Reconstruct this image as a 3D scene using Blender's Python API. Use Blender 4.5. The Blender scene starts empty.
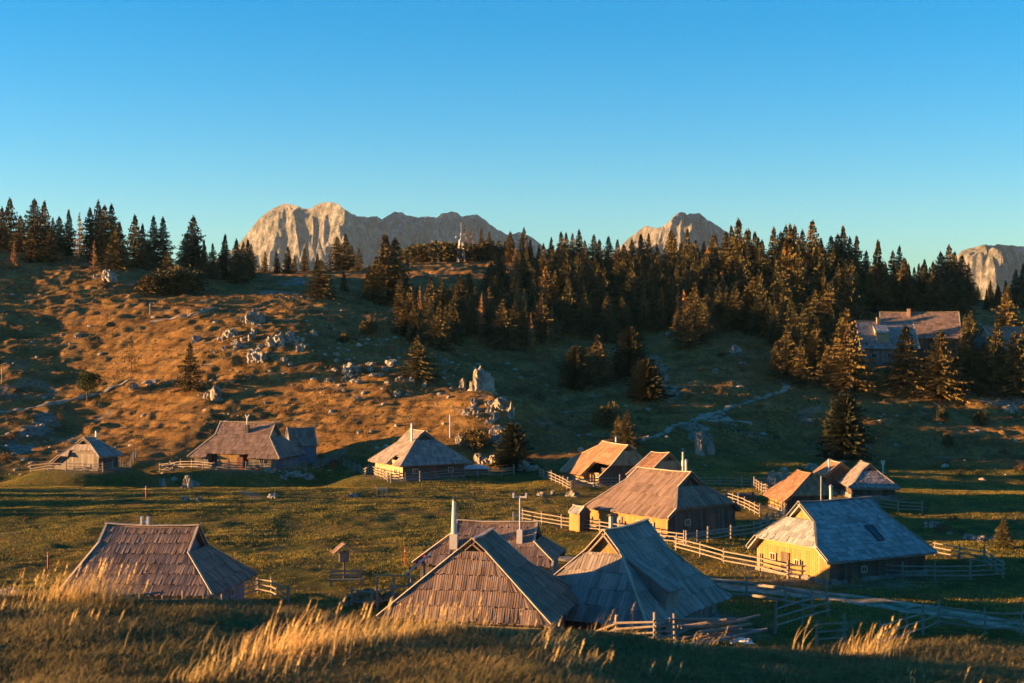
import bpy, math, random
import numpy as np
from mathutils import Vector, noise as mn
random.seed(7); rs = np.random.RandomState(5)
F = 1422.2; R = math.radians
scn = bpy.context.scene; COL = scn.collection

# ------------------------------------------------------------------ tagging
def tag(o, label=None, cat=None, group=None, kind=None):
    if label: o['label'] = label
    if cat: o['category'] = cat
    if group: o['group'] = group
    if kind: o['kind'] = kind
    return o
def empty(name, loc, rz=0.0):
    o = bpy.data.objects.new(name, None); COL.objects.link(o)
    o.location = loc; o.rotation_euler = (0, 0, rz); o.empty_display_size = .3
    return o
def link(name, me, parent=None, loc=(0,0,0), rz=0.0):
    o = bpy.data.objects.new(name, me); COL.objects.link(o); o.parent = parent
    o.location = loc; o.rotation_euler = (0, 0, rz)
    return o
class MB:
    def __init__(s): s.v = []; s.f = []
    def quad(s, *p):
        n = len(s.v); s.v += [tuple(q) for q in p]; s.f.append(tuple(range(n, n+len(p))))
    def hexa(s, b, t):          # 4 bottom points, 4 top points
        n = len(s.v); s.v += [tuple(q) for q in b] + [tuple(q) for q in t]
        s.f += [(n+3,n+2,n+1,n),(n+4,n+5,n+6,n+7)] + [(n+i, n+(i+1)%4, n+4+(i+1)%4, n+4+i) for i in range(4)]
    def box(s, c, d, rz=0):
        x, y, z = d[0]/2, d[1]/2, d[2]/2; co, si = math.cos(rz), math.sin(rz)
        f = lambda a, b, h: (c[0]+a*co-b*si, c[1]+a*si+b*co, c[2]+h)
        s.hexa([f(-x,-y,-z),f(x,-y,-z),f(x,y,-z),f(-x,y,-z)], [f(-x,-y,z),f(x,-y,z),f(x,y,z),f(-x,y,z)])
    def bar(s, p, q, w, t=None, up=(0,0,1)):
        p = Vector(p); q = Vector(q); t = t or w; d = (q-p).normalized()
        u = Vector(up); sd = d.cross(u)
        if sd.length < 1e-3: sd = d.cross(Vector((1,0,0)))
        sd = sd.normalized()*w/2; un = sd.cross(d).normalized()*t/2
        s.hexa([p-sd-un,p+sd-un,q+sd-un,q-sd-un],[p-sd+un,p+sd+un,q+sd+un,q-sd+un])
    def tube(s, p, q, r0, r1=None, n=8):
        p = Vector(p); q = Vector(q); r1 = r0 if r1 is None else r1; d = (q-p).normalized()
        a = d.orthogonal().normalized(); b = d.cross(a); k = len(s.v)
        for c, r in ((p, r0), (q, r1)):
            for i in range(n):
                t = 2*math.pi*i/n; s.v.append(tuple(c + a*math.cos(t)*r + b*math.sin(t)*r))
        s.f += [(k+i, k+(i+1)%n, k+n+(i+1)%n, k+n+i) for i in range(n)]
        s.f += [tuple(range(k+n-1, k-1, -1)), tuple(range(k+n, k+2*n))]
    def mesh(s, name, m, smooth=False):
        me = bpy.data.meshes.new(name); me.from_pydata(s.v, [], s.f)
        me.materials.append(m)
        if smooth: me.polygons.foreach_set('use_smooth', [True]*len(me.polygons))
        me.update(); return me
    def build(s, name, m, parent=None, loc=(0,0,0), rz=0.0, smooth=False):
        return link(name, s.mesh(name, m, smooth), parent, loc, rz)

# ------------------------------------------------------------------ materials
def newmat(name, rough=.9, spec=.2):
    m = bpy.data.materials.new(name); m.use_nodes = True; nt = m.node_tree
    b = nt.nodes['Principled BSDF']; b.inputs['Roughness'].default_value = rough
    b.inputs['Specular IOR Level'].default_value = spec
    return m, nt, b
def N(nt, t, **k):
    n = nt.nodes.new(t)
    for a, v in k.items():
        if a in n.inputs: n.inputs[a].default_value = v
        else: setattr(n, a, v)
    return n
def ramp(nt, fac, stops):
    r = nt.nodes.new('ShaderNodeValToRGB'); e = r.color_ramp.elements
    while len(e) < len(stops): e.new(.5)
    for i, (p, c) in enumerate(stops): e[i].position = p; e[i].color = (*c, 1)
    nt.links.new(fac, r.inputs[0]); return r.outputs[0]
def mix(nt, fac, a, b, mode='MIX'):
    m = nt.nodes.new('ShaderNodeMix'); m.data_type = 'RGBA'; m.blend_type = mode
    for s, v in ((m.inputs[0], fac), (m.inputs[6], a), (m.inputs[7], b)):
        if isinstance(v, (int, float)): s.default_value = v
        elif isinstance(v, tuple): s.default_value = (*v, 1)
        else: nt.links.new(v, s)
    return m.outputs[2]
def noise(nt, vec, scale, detail=4, rough=.6):
    n = N(nt, 'ShaderNodeTexNoise', Scale=scale, Detail=detail, Roughness=rough); nt.links.new(vec, n.inputs[0]); return n.outputs[0]
def bump(nt, b, h, st, dist):
    n = N(nt, 'ShaderNodeBump', Strength=st, Distance=dist); nt.links.new(h, n.inputs['Height']); nt.links.new(n.outputs[0], b.inputs['Normal'])
def wood(name, dark, mid, light, rough=.85, sc=1.2, vary=.65):
    m, nt, b = newmat(name, rough, .25)
    geo = N(nt, 'ShaderNodeNewGeometry'); tc = N(nt, 'ShaderNodeTexCoord')
    n1 = noise(nt, tc.outputs['Object'], sc); n2 = noise(nt, tc.outputs['Object'], 9, 3)
    a = ramp(nt, geo.outputs['Random Per Island'], [(0, dark), (.5, mid), (1, light)])
    c = ramp(nt, n1, [(.32, dark), (.5, mid), (.68, light)])
    o = mix(nt, 1-vary, a, c); o = mix(nt, .35, o, ramp(nt, n2, [(.3, (.55,.55,.55)), (.7, (1.3,1.3,1.3))]), 'MULTIPLY')
    nt.links.new(o, b.inputs['Base Color']); bump(nt, b, n2, .5, .02)
    return m
def plain(name, c, rough=.7, var=.25, sc=3, metal=0):
    m, nt, b = newmat(name, rough, .3); tc = N(nt, 'ShaderNodeTexCoord')
    n1 = noise(nt, tc.outputs['Object'], sc)
    lo = tuple(x*(1-var) for x in c); hi = tuple(min(1, x*(1+var)) for x in c)
    nt.links.new(ramp(nt, n1, [(.3, lo), (.7, hi)]), b.inputs['Base Color']); b.inputs['Metallic'].default_value = metal
    return m
M = {}
M['shingle'] = wood('weathered_shingle', (.13,.105,.09), (.23,.19,.165), (.34,.285,.25))
M['shingle_brown'] = wood('brown_shingle', (.11,.07,.05), (.2,.135,.10), (.30,.21,.16))
M['shingle_gray'] = wood('grey_shingle', (.14,.15,.15), (.24,.25,.25), (.36,.37,.37))
M['shingle_red'] = wood('russet_shingle', (.17,.085,.045), (.27,.145,.08), (.36,.21,.12))
M['shingle_green'] = wood('mossy_shingle', (.09,.11,.10), (.15,.185,.165), (.22,.25,.22))
M['verge'] = wood('pale_edge_board', (.26,.2,.14), (.38,.31,.22), (.5,.41,.3))
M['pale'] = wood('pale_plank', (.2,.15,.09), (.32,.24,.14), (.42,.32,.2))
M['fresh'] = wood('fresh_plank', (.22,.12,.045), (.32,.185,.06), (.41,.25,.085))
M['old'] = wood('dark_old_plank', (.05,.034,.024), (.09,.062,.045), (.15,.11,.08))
M['graywood'] = wood('grey_old_plank', (.1,.085,.07), (.19,.165,.14), (.3,.26,.22))
M['redwood'] = wood('reddish_plank', (.1,.04,.03), (.16,.065,.045), (.2,.1,.07))
M['fence'] = wood('fence_wood', (.13,.105,.08), (.22,.18,.14), (.31,.26,.2))
M['stone'] = plain('base_stone', (.17,.155,.135), .9, .4, 2)
M['white'] = plain('white_render', (.48,.45,.41), .8, .1)
M['metal'] = plain('grey_metal', (.45,.46,.47), .45, .15, 3, .6)
M['darkmetal'] = plain('dark_metal', (.05,.05,.055), .5)
M['red'] = plain('red_paint', (.5,.03,.02), .5)
M['bluegray'] = plain('blue_grey_wall', (.12,.14,.18), .6)  # even blue-grey tone for some end walls, gables and a shed
M['cover'] = plain('pale_tarpaulin', (.42,.44,.47), .6, .15)
M['brick'] = plain('chimney_brick', (.35,.2,.13), .85, .3, 5)
m_, nt_, b_ = newmat('window_glass', .12, .6); b_.inputs['Base Color'].default_value = (.03,.035,.04,1); M['glass'] = m_
def rockmat(name, dark, light, scrub=0):
    m, nt, b = newmat(name, .92, .15); tc = N(nt, 'ShaderNodeTexCoord'); ob = tc.outputs['Object']
    n1 = noise(nt, ob, 1.1, 6, .65); n2 = noise(nt, ob, 5, 5, .7)
    c = ramp(nt, n1, [(.35, dark), (.6, light)]); c = mix(nt, .5, c, ramp(nt, n2, [(.3,(.45,.43,.4)),(.65,(1.15,1.15,1.15))]), 'MULTIPLY')
    nt.links.new(c, b.inputs['Base Color']); bump(nt, b, n2, .8, .12); return m
M['rock'] = rockmat('limestone', (.15,.13,.10), (.38,.335,.27))
M['earth'] = rockmat('brown_earth', (.16,.09,.045), (.3,.19,.1))
def foliage(name, a, bb, tr=0):
    m, nt, b = newmat(name, .85, .1); oi = N(nt, 'ShaderNodeObjectInfo'); tc = N(nt, 'ShaderNodeTexCoord'); geo = N(nt, 'ShaderNodeNewGeometry')
    n1 = noise(nt, tc.outputs['Object'], .9, 3)
    c = ramp(nt, n1, [(.3, a), (.7, bb)])
    c = mix(nt, .7, c, ramp(nt, oi.outputs['Random'], [(0,(.65,.8,.75)),(.6,(1,1,1)),(1,(1.25,1.06,.88))]), 'MULTIPLY')
    c = mix(nt, .5, c, ramp(nt, geo.outputs['Random Per Island'], [(0,(.6,.6,.6)),(1,(1.4,1.4,1.4))]), 'MULTIPLY')
    nt.links.new(c, b.inputs['Base Color']); return m
M['spruce'] = foliage('spruce_needles', (.058,.058,.026), (.145,.10,.038))
M['darkspruce'] = foliage('shaded_spruce_needles', (.028,.034,.016), (.055,.052,.022))  # spruce needles darkened, so the shade on the column trees is in their colour
M['larch'] = foliage('larch_needles', (.26,.12,.04), (.4,.19,.06))
M['pine'] = foliage('pine_needles', (.045,.055,.018), (.09,.085,.025))
M['shrub'] = foliage('shrub_leaves', (.10,.06,.03), (.17,.10,.045))
M['bark'] = plain('bark', (.14,.095,.065), .95, .35, 4)
M['palebark'] = plain('pale_bark', (.3,.24,.18), .95, .3, 4)

# ------------------------------------------------------------------ terrain
def _h(i, j, s):
    n = (i.astype(np.int64)*374761393 + j.astype(np.int64)*668265263 + s*974634777) & 0x7fffffff
    n = ((n ^ (n >> 13))*1274126177) & 0x7fffffff
    return ((n ^ (n >> 16)) & 0xffff)/65535.0
def vn(x, y, s=0):
    i = np.floor(x); j = np.floor(y); u = x-i; v = y-j
    u = u*u*u*(u*(u*6-15)+10); v = v*v*v*(v*(v*6-15)+10)
    return (_h(i,j,s)*(1-u)+_h(i+1,j,s)*u)*(1-v)+(_h(i,j+1,s)*(1-u)+_h(i+1,j+1,s)*u)*v*1.0
def fbm(x, y, sc, o=4, s=0, g=.5):
    t = 0; a = 1; w = 0
    for k in range(o):
        c, sn = math.cos(k*1.3), math.sin(k*1.3)
        X = (x*c-y*sn)/sc*(2.03**k)+k*17.3; Y = (x*sn+y*c)/sc*(2.03**k)-k*9.1
        t = t+a*(vn(X, Y, s+k)*2-1); w += a; a *= g
    return t/w
def sst(a, b, x):
    t = np.clip((x-a)/(b-a), 0, 1); return t*t*(3-2*t)
CP = []   # (pixel x, pixel y, distance) of ground read off the photograph -> world points
for px, rows in {
  -60: [(475,203),(440,222),(390,250),(330,282),(285,312),(262,340)],
  20: [(475,205),(430,228),(380,255),(330,285),(290,315),(258,338)],
  100: [(470,207),(420,236),(370,262),(320,290),(268,328),(262,345)],
  200: [(464,212),(420,226),(370,248),(330,270),(302,300),(285,335)],
  250: [(462,213),(400,235),(350,252),(322,272),(306,300)],
  300: [(462,213),(400,232),(350,252),(326,272),(300,305),(283,350)],
  350: [(462,210),(410,226),(360,250),(328,275),(305,310)],
  400: [(462,205),(420,219),(380,238),(350,258),(326,280),(305,320),(272,375)],
  450: [(468,200),(425,215),(390,238),(360,262),(330,295),(300,335),(262,395)],
  500: [(470,197),(432,212),(400,233),(378,255),(350,285),(300,340),(258,400)],
  545: [(468,197),(440,212),(412,238),(382,262),(350,290),(300,345),(262,400)],
  620: [(462,198),(442,208),(400,240),(380,265),(340,310),(300,360),(280,400)],
  700: [(460,203),(415,230),(370,262),(335,300),(300,350),(280,395)],
  780: [(455,208),(420,232),(385,262),(345,300),(300,350),(280,395)],
  860: [(455,215),(420,233),(390,258),(366,275),(340,300),(300,350),(290,392)],
  950: [(480,196),(440,220),(410,243),(385,262),(365,280),(340,305),(305,360)],
  1040:[(490,190),(440,220),(410,243),(385,262),(355,290),(325,330),(305,370)]}.items():
    for py, d in rows: CP.append(((px-512)/F*d, d, (341.5-py)/F*d))
for x in (-130,-95,-60,-35,-15,5,25,45,70,100):
    for y in (58, 85, 112, 140, 168): CP.append((x, y, -18 + (.6 if y > 150 else 0)*(x < 0)))
CP += [(-170,100,-18),(-250,60,-18),(-170,50,-18),(-160,140,-18),(-230,180,-15),(-165,200,-17.5),(-90,195,-18),(-110,190,-18),(-130,187,-18),(-90,207,-17.8),(-120,207,-17),(-210,260,-8),(-160,320,8),(-250,340,4),(-140,240,-16),(-140,280,-6),(-190,300,-2),(-140,340,14),(-105,225,-16.5),(-320,150,-15),
  (170,120,-18),(180,170,-17.5),(210,230,-8),(230,300,4),(240,380,16),(170,60,-19),(-100,20,-18),(0,20,-19),(100,20,-19),(0,-40,-19),(-200,-40,-18),(200,-40,-19),
  (0,470,8),(-150,450,8),(150,470,8),(280,470,8),(-300,450,8),(320,200,-8),(320,60,-16)]
CPa = np.array(CP); nC = len(CPa)
def _phi(r2): return .5*r2*np.log(r2+1e-9)
_S = 100.0; _c = CPa[:,:2]/_S
_K = _phi(((_c[:,None]-_c[None])**2).sum(-1)) + np.eye(nC)*2e-4; _P = np.c_[np.ones(nC), _c]
_A = np.block([[_K,_P],[_P.T,np.zeros((3,3))]]); _W = np.linalg.solve(_A, np.r_[CPa[:,2],0,0,0])
def tps(x, y):
    q = np.c_[x.ravel(), y.ravel()]/_S; out = np.empty(len(q))
    for i in range(0, len(q), 40000):
        p = q[i:i+40000]; r2 = ((p[:,None]-_c[None])**2).sum(-1)
        out[i:i+40000] = _phi(r2)@_W[:nC] + _W[nC] + p@_W[nC+1:]
    return out.reshape(x.shape)
EDGE = [(-14,-2.0),(-4.3,-2.25),(-2.6,-2.22),(-1.4,-2.26),(0.4,-2.36),(2.1,-2.50),(4.5,-2.64),(14,-2.7)]
def hillside_mask(x, y):
    toe = np.interp(x, [-200,-60,-10,5,60,110,200], [205,202,196,190,200,185,150]); return sst(0, 26, y-toe)
def Hfun(x, y):
    x = np.asarray(x, float); y = np.asarray(y, float)
    xc = np.clip(x,-330,330); yc = np.clip(y,-60,480)
    z = tps(xc, yc)
    out = np.maximum(np.abs(x)-300, 0)+np.maximum(y-450,0)
    k = sst(0, 260, out); z = z*(1-k) + (-70 + 25*fbm(x,y,600,4,3))*k
    hm = hillside_mask(x, y)
    far = 1-sst(420, 700, y)
    bank = np.abs(fbm(x, y, 15, 3, 31))
    z = z + hm*far*(1.3*fbm(x,y,24,3,11) + .7*(.35-bank) + .48*fbm(x,y*1.5,4.2,3,21,.6) + .24*fbm(x,y,1.5,2,23))
    z = z + (1-hm)*(.30*fbm(x,y,16,3,41) + .17*fbm(x,y,2.4,3,43))*sst(50,70,y)
    z = z + 3.2*np.exp(-((x-8)/12)**2-((y-70)/7)**2)
    z = z + 2.6*np.exp(-((x+1)/9)**2-((y-219)/9)**2)*far
    # terracettes trodden along the slopes
    z = z + hm*far*.13*np.sin(z*5.2+2*fbm(x,y,9,2,51))
    for px_, py_, pz_, pr_ in PADS:
        q_ = 1-sst(pr_, pr_+8, np.hypot(x-px_, y-py_)); z = z*(1-q_)+(pz_+.05*fbm(x,y,3,2,7))*q_
    # the near rise the camera stands on
    e = np.interp(x, [a for a,b in EDGE], [b for a,b in EDGE])
    yb = 12 + 1.2*fbm(x, x*0, 3.0, 2, 61) + .004*x*x*(np.abs(x)>30)*0
    t = y/12.0
    near = -1.65 + (e+1.65)*np.clip(t,-1,1.0) - .62*np.maximum(y-yb,0) + .10*fbm(x,y,2.2,3,71) + .05*fbm(x,y,.5,2,73)
    near = near - .0035*np.maximum(np.abs(x-5)-60,0)**2 - .01*np.maximum(-y-30,0)**2
    near = near + 1.2*np.exp(-((x+21)/9)**2-((y+2)/14)**2)      # unseen swell left of the camera, added to shade the near grass
    return np.maximum(z, near)
PADS = [(-57.6,193.4,-17.4,5),(-38,204.8,-18,8),(-12.6,190,-18,7),(13.2,182,-17.9,7),(16.9,161.7,-18,4),(14.6,136.8,-18,7.5),(7.2,90,-18,8),(-1.8,84,-18,8),(-1,102,-18,6),(-24,95,-18,7),(25.3,111.6,-18,8),(31,151.4,-17.9,4.5),(36.9,162.6,-17.2,2.5),(39.4,158.4,-17.2,4),(80,280,-3,8),(70,268,-4.5,7),(99,283,-4.8,7),(92,292,-1,3)]
def H1(x, y): return float(Hfun(np.array([x]), np.array([y]))[0])
_D = np.concatenate([np.arange(48,300,.25), np.arange(300,620,.6)])
def G(px, py, dmin=48):
    D = _D[_D >= dmin]; x = (px-512)/F*D; z = (341.5-py)/F*D
    hit = np.nonzero(Hfun(x, D) > z)[0]
    if not len(hit): return None
    d = D[hit[0]]; return ((px-512)/F*d, float(d), H1((px-512)/F*d, d))
def ax(*seg):
    o = [np.arange(a, b, s) for a, b, s in seg]; return np.concatenate(o+[[seg[-1][1]]])
xs = np.concatenate([-np.geomspace(4300,340,22)[:-1], ax((-340,-112,3.5),(-112,146,.45),(146,340,3.5)), np.geomspace(340,4300,22)[1:]])
ys = np.concatenate([[-1200,-600,-300], ax((-120,2,3),(2,14,.17),(14,60,.7),(60,345,.45),(345,470,.9)), np.geomspace(470,7600,46)[1:]])
X, Y = np.meshgrid(xs, ys); Z = Hfun(X, Y)
nx, ny = len(xs), len(ys)
BARE = [(33,430,3.2,11),(24,447,2.4,5),(40,416,2,4),(282,291,8,8),(300,283,6,10),(455,322,7,8),(470,330,5,6),(660,372,2.2,12),(668,392,2.5,8),(722,421,3,3),(705,417,2,2),(690,428,3,4),
        (445,300,6,6),(700,436,2,5),(1010,400,6,5),(530,247,5,6)]
def land(x, y):
    dry = sst(-.25,.5, hillside_mask(x,y)*1.3 - .25 + .55*fbm(x,y,22,3,81) )
    dry = np.maximum(dry, sst(.1,.75, fbm(x,y,12,4,83))*.55)
    gx = sst(0,1,1-(((x-28)/22)**2+((y-212)/24)**2)); dry = dry*(1-.45*gx)
    dry = np.maximum(dry, .8*sst(5,30,hillside_mask(x,y)*30)*sst(-.5,.1,fbm(x,y,18,3,87)))
    dry = np.where(y<30, .55+.3*fbm(x,y,1.2,3,85), dry)
    bare = np.zeros_like(x); n = fbm(x,y,3.2,4,91)
    for c, rx, ry in BW:
        q = .9-np.sqrt(((x-c[0])/rx)**2+((y-c[1])/ry)**2)+.8*n; bare = np.maximum(bare, sst(0,.35,q))
    st = sst(.5,.7, fbm(x,y,5,4,95))*hillside_mask(x,y)*.4
    for px_, py_, pz_, pr_ in PADS[:14]:
        r_ = np.hypot(x-px_, y-py_)+2.2*fbm(x,y,3.5,3,97); bare = np.maximum(bare, .6*(1-sst(pr_-2.5, pr_+2.0, r_)))
    tr_ = np.abs(fbm(x,y,38,2,99)); bare = np.maximum(bare, .5*(1-sst(.008,.022,tr_))*sst(-.2,.3,fbm(x,y,9,2,98))*(y>60))
    return dry, np.clip(np.maximum(bare, st*(y<420)), 0, 1)
BW = [(G(a,b), rx, ry) for a,b,rx,ry in BARE]; BW = [t for t in BW if t[0]]
def gridmesh(name, X, Y, Z, mat, attrs={}):
    ny, nx = X.shape; me = bpy.data.meshes.new(name)
    co = np.stack([X,Y,Z],-1).reshape(-1,3).astype(np.float32)
    idx = np.arange(nx*ny).reshape(ny,nx)
    q = np.stack([idx[:-1,:-1],idx[:-1,1:],idx[1:,1:],idx[1:,:-1]],-1).reshape(-1,4).astype(np.int32)
    me.vertices.add(len(co)); me.vertices.foreach_set('co', co.ravel())
    me.loops.add(q.size); me.loops.foreach_set('vertex_index', q.ravel())
    me.polygons.add(len(q)); me.polygons.foreach_set('loop_start', np.arange(0,q.size,4,dtype=np.int32))
    me.polygons.foreach_set('use_smooth', np.ones(len(q), bool))
    me.update(calc_edges=True); me.materials.append(mat)
    for k, a in attrs.items():
        at = me.attributes.new(k, 'FLOAT', 'POINT'); at.data.foreach_set('value', a.ravel().astype(np.float32))
    return me
m, nt, b = newmat('pasture', .95, .05)
geo = N(nt,'ShaderNodeNewGeometry'); P = geo.outputs['Position']
ad = N(nt,'ShaderNodeAttribute', attribute_name='dry').outputs['Fac']; ab = N(nt,'ShaderNodeAttribute', attribute_name='bare').outputs['Fac']
n1 = noise(nt,P,.18,5,.65); n2 = noise(nt,P,1.3,5,.7); n3 = noise(nt,P,7,3,.7)
green = ramp(nt, n1, [(.3,(.06,.08,.016)),(.5,(.13,.12,.026)),(.7,(.24,.16,.045))])
dry = ramp(nt, n1, [(.3,(.14,.08,.032)),(.5,(.265,.148,.052)),(.7,(.38,.23,.08))])
c = mix(nt, ad, green, dry)
c = mix(nt, .75, c, ramp(nt, n2, [(.3,(.45,.5,.5)),(.5,(.95,.95,.95)),(.7,(1.5,1.4,1.3))]), 'MULTIPLY')
c = mix(nt, .6, c, ramp(nt, n3, [(.3,(.5,.5,.5)),(.7,(1.45,1.45,1.45))]), 'MULTIPLY')
c = mix(nt, ab, c, ramp(nt, n2, [(.35,(.12,.10,.07)),(.6,(.36,.32,.26))]))
nt.links.new(c, b.inputs['Base Color'])
bm = N(nt,'ShaderNodeMath', operation='ADD'); nt.links.new(n2, bm.inputs[0]); nt.links.new(n3, bm.inputs[1]); bump(nt, b, bm.outputs[0], 1.0, .5)
M['pasture'] = m
dryA, bareA = land(X, Y)
ground = link('ground', gridmesh('ground', X, Y, Z, M['pasture'], {'dry': dryA, 'bare': bareA}))
tag(ground, 'green and dry brown alpine pasture with rolling hillocks', kind='structure')

def Hi(x, y):
    j = np.clip(np.searchsorted(xs, x)-1, 0, nx-2); i = np.clip(np.searchsorted(ys, y)-1, 0, ny-2)
    u = (x-xs[j])/(xs[j+1]-xs[j]); v = (y-ys[i])/(ys[i+1]-ys[i])
    return (Z[i,j]*(1-u)+Z[i,j+1]*u)*(1-v)+(Z[i+1,j]*(1-u)+Z[i+1,j+1]*u)*v
# paths and road: ribbons draped on the ground
m, nt, b = newmat('gravel', .95, .1); geo = N(nt,'ShaderNodeNewGeometry'); n1 = noise(nt, geo.outputs['Position'], 1.1, 6, .7); n2 = noise(nt, geo.outputs['Position'], .25, 4)
c = ramp(nt, n1, [(.35,(.13,.105,.075)),(.6,(.33,.28,.205))]); am = N(nt,'ShaderNodeAttribute', attribute_name='mid').outputs['Fac']; ma = N(nt,'ShaderNodeMath', operation='MULTIPLY'); nt.links.new(am, ma.inputs[0]); nt.links.new(ramp(nt, n1, [(.4,(1,1,1)),(.62,(.2,.2,.2))]), ma.inputs[1]); c = mix(nt, ma.outputs[0], c, (.09,.085,.03)); nt.links.new(c, b.inputs['Base Color']); bump(nt, b, n1, .7, .08); M['gravel'] = m
def ribbon(name, label, pts, width, seed, off=.07):
    W = [G(*p) for p in pts]; W = [Vector(w) for w in W if w]; L = []
    for a, c in zip(W[:-1], W[1:]):
        n = max(2, int((c-a).length/.5)); L += [a.lerp(c, i/n) for i in range(n)]
    L.append(W[-1])
    for _ in range(30): L = [L[0]]+[(L[i-1]+L[i]*2+L[i+1])/4 for i in range(1,len(L)-1)]+[L[-1]]
    xs_ = np.array([p.x for p in L]); ys_ = np.array([p.y for p in L]); t = np.gradient(np.c_[xs_,ys_],axis=0); t /= np.linalg.norm(t,axis=1)[:,None]+1e-9
    nn = np.c_[-t[:,1],t[:,0]]; k = 13; s = np.linspace(-1,1,k); ar = np.arange(len(L))
    w0 = width/2*(1+.35*fbm(ar*.5,ar*0+seed,4,3,seed)); 
    XX = xs_[:,None]+nn[:,:1]*s[None]*w0[:,None]; YY = ys_[:,None]+nn[:,1:]*s[None]*w0[:,None]
    ZZ = np.maximum(Hfun(XX,YY), Hfun(XX+.2,YY+.2)) + off - .11*(np.abs(s)>.95)[None]
    return tag(link(name, gridmesh(name, XX, YY, ZZ, M['gravel'], {'mid': ((np.abs(s)<.22)|(np.abs(s)>.9))[None]*1.0*(width>2.6)+0*XX})), label, kind='structure')
ribbon('road', 'pale gravel track passing the nearest huts', [(690,578),(722,584),(760,590),(800,594),(860,601),(940,613),(1040,632),(1100,644)], 3.0, 1)
ribbon('road', 'short worn track between the huts by the meadow', [(505,551),(540,556),(575,560),(600,566)], 2.4, 8)
ribbon('path', 'stony footpath climbing the shaded valley', [(636,441),(652,437),(668,431),(700,419),(722,411),(745,404),(772,394),(790,387),(783,378)], 1.1, 2)
ribbon('path', 'pale stony branch of the footpath', [(700,419),(712,422),(735,420),(752,424)], .7, 3)
ribbon('path', 'narrow trodden track across the foot of the left hill', [(0,412),(30,409),(60,404),(90,396),(130,380)], .8, 5, .05)
ribbon('path', 'track over the saddle of the left hill', [(150,322),(195,314),(215,308)], 1.1, 6)

# ------------------------------------------------------------------ far mountains
m, nt, b = newmat('mountain_limestone', .95, .1); geo = N(nt,'ShaderNodeNewGeometry'); P = geo.outputs['Position']
n1 = noise(nt,P,.006,8,.65); n2 = noise(nt,P,.03,6,.7); sp = N(nt,'ShaderNodeSeparateXYZ'); nt.links.new(geo.outputs['Normal'], sp.inputs[0])
ms = N(nt,'ShaderNodeMath', operation='ADD'); nt.links.new(sp.outputs[2], ms.inputs[0]); nt.links.new(n1, ms.inputs[1])
rock = ramp(nt, n2, [(.35,(.09,.09,.075)),(.5,(.20,.19,.17)),(.62,(.36,.345,.32))])
c = mix(nt, ramp(nt, n1, [(.5,(0,0,0)),(.6,(.55,.55,.55))]), rock, (.14,.125,.07))
nt.links.new(c, b.inputs['Base Color']); bump(nt, b, n2, 1, 45); M['mountain'] = m
def mountain(label, prof, d0, spurs, seed, base=-60, foot=1500):
    # prof: crest outline (pixel x, y); spurs: (pixel x, depth amplitude) pull the crest line back or forward
    px = np.linspace(prof[0][0], prof[-1][0], 620); py = np.interp(px, [p[0] for p in prof], [p[1] for p in prof])
    dep = d0 + np.interp(px, [s[0] for s in spurs], [s[1] for s in spurs])
    t = np.concatenate([-np.linspace(1,0,240)**1.9, np.linspace(0,.6,30)[1:]])
    xc = (px-512)/F*dep; zc = (341.5-py)/F*dep
    T, XC = np.meshgrid(t, xc, indexing='ij'); D = np.broadcast_to(dep, XC.shape); ZC = np.broadcast_to(zc, XC.shape)
    YY = D + T*foot; XX = XC*1.0 + fbm(XC, YY, 300, 2, seed+2)*60*np.clip(np.abs(T)*8,0,1)
    q = 1-np.abs(T)
    prof_ = np.where(T <= 0, .35*q+.65*q**2.2, np.clip(q,0,1)**1.3)
    rid = 1-np.abs(fbm(XX, YY*.55, 420, 5, seed, .55))*2.0; rid2 = 1-np.abs(fbm(XX,YY,130,4,seed+5,.6))*2
    amp = np.clip(np.abs(T)*22,0,1)
    rib = 1-np.abs(fbm(XX+.25*YY, YY*.12, 260, 4, seed+9, .55))*2.2
    A = np.abs(T); n3 = 1-np.abs(fbm(XX+.4*YY, YY*.7, 62, 3, seed+7, .6))*2
    ZZ = base + (ZC-base)*prof_ + np.clip(A*6,0,1)*((rid-.72)*260+(rib-.72)*190) + np.clip(A*12,.04,1)*(rid2-.72)*150 + np.clip(A*24,.07,1)*(n3-.72)*70
    ZZ = np.minimum(ZZ, ZC-.22*A*foot+4*(n3-.72))
    return tag(link('mountain', gridmesh('mountain', XX, YY, ZZ, M['mountain'])), label, kind='structure')
mountain('long jagged limestone massif with one sunlit face', [(150,300),(200,270),(240,243),(250,230),(256,221),(262,216),(272,208),(285,203.5),(294,205),(300,207),(308,209),(313,206),(320,203),(332,202),(338,204),(343,206),(352,213),(357,216),(370,217),(376,216),(382,219),(388,215),(395,211.5),(402,211.5),(408,214),(415,217),(425,216),(435,216),(438,217),(442,213),(452,211.5),(458,213),(463,216),(470,215),(477,214.5),(485,219),(491,225),(497,229),(508,234),(520,232),(530,236),(545,247),(575,262),(620,300)],
   5600, [(150,420),(240,330),(262,230),(285,190),(305,80),(320,40),(345,-120),(352,-90),(375,110),(430,400),(500,1000),(560,1200),(620,1300)], 101)
mountain('pale summit rising behind the middle forest', [(590,275),(615,250),(628,238),(634,234),(640,230),(645,226),(655,227),(663,226),(668,222),(672,217),(680,212),(688,213),(700,213),(704,217),(707,219),(712,222),(718,226),(728,232),(745,243),(780,265),(820,290)],
   5200, [(590,300),(640,180),(668,0),(684,-90),(694,120),(730,400),(820,700)], 207)
mountain('rounded scrubby mountain at the right edge', [(900,290),(930,275),(950,262),(962,251),(968,248),(980,245.5),(990,244),(1010,245),(1030,246),(1080,250),(1200,285)],
   4300, [(900,100),(960,80),(972,60),(984,10),(992,120),(1100,500),(1200,800)], 303, foot=1100)

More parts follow.
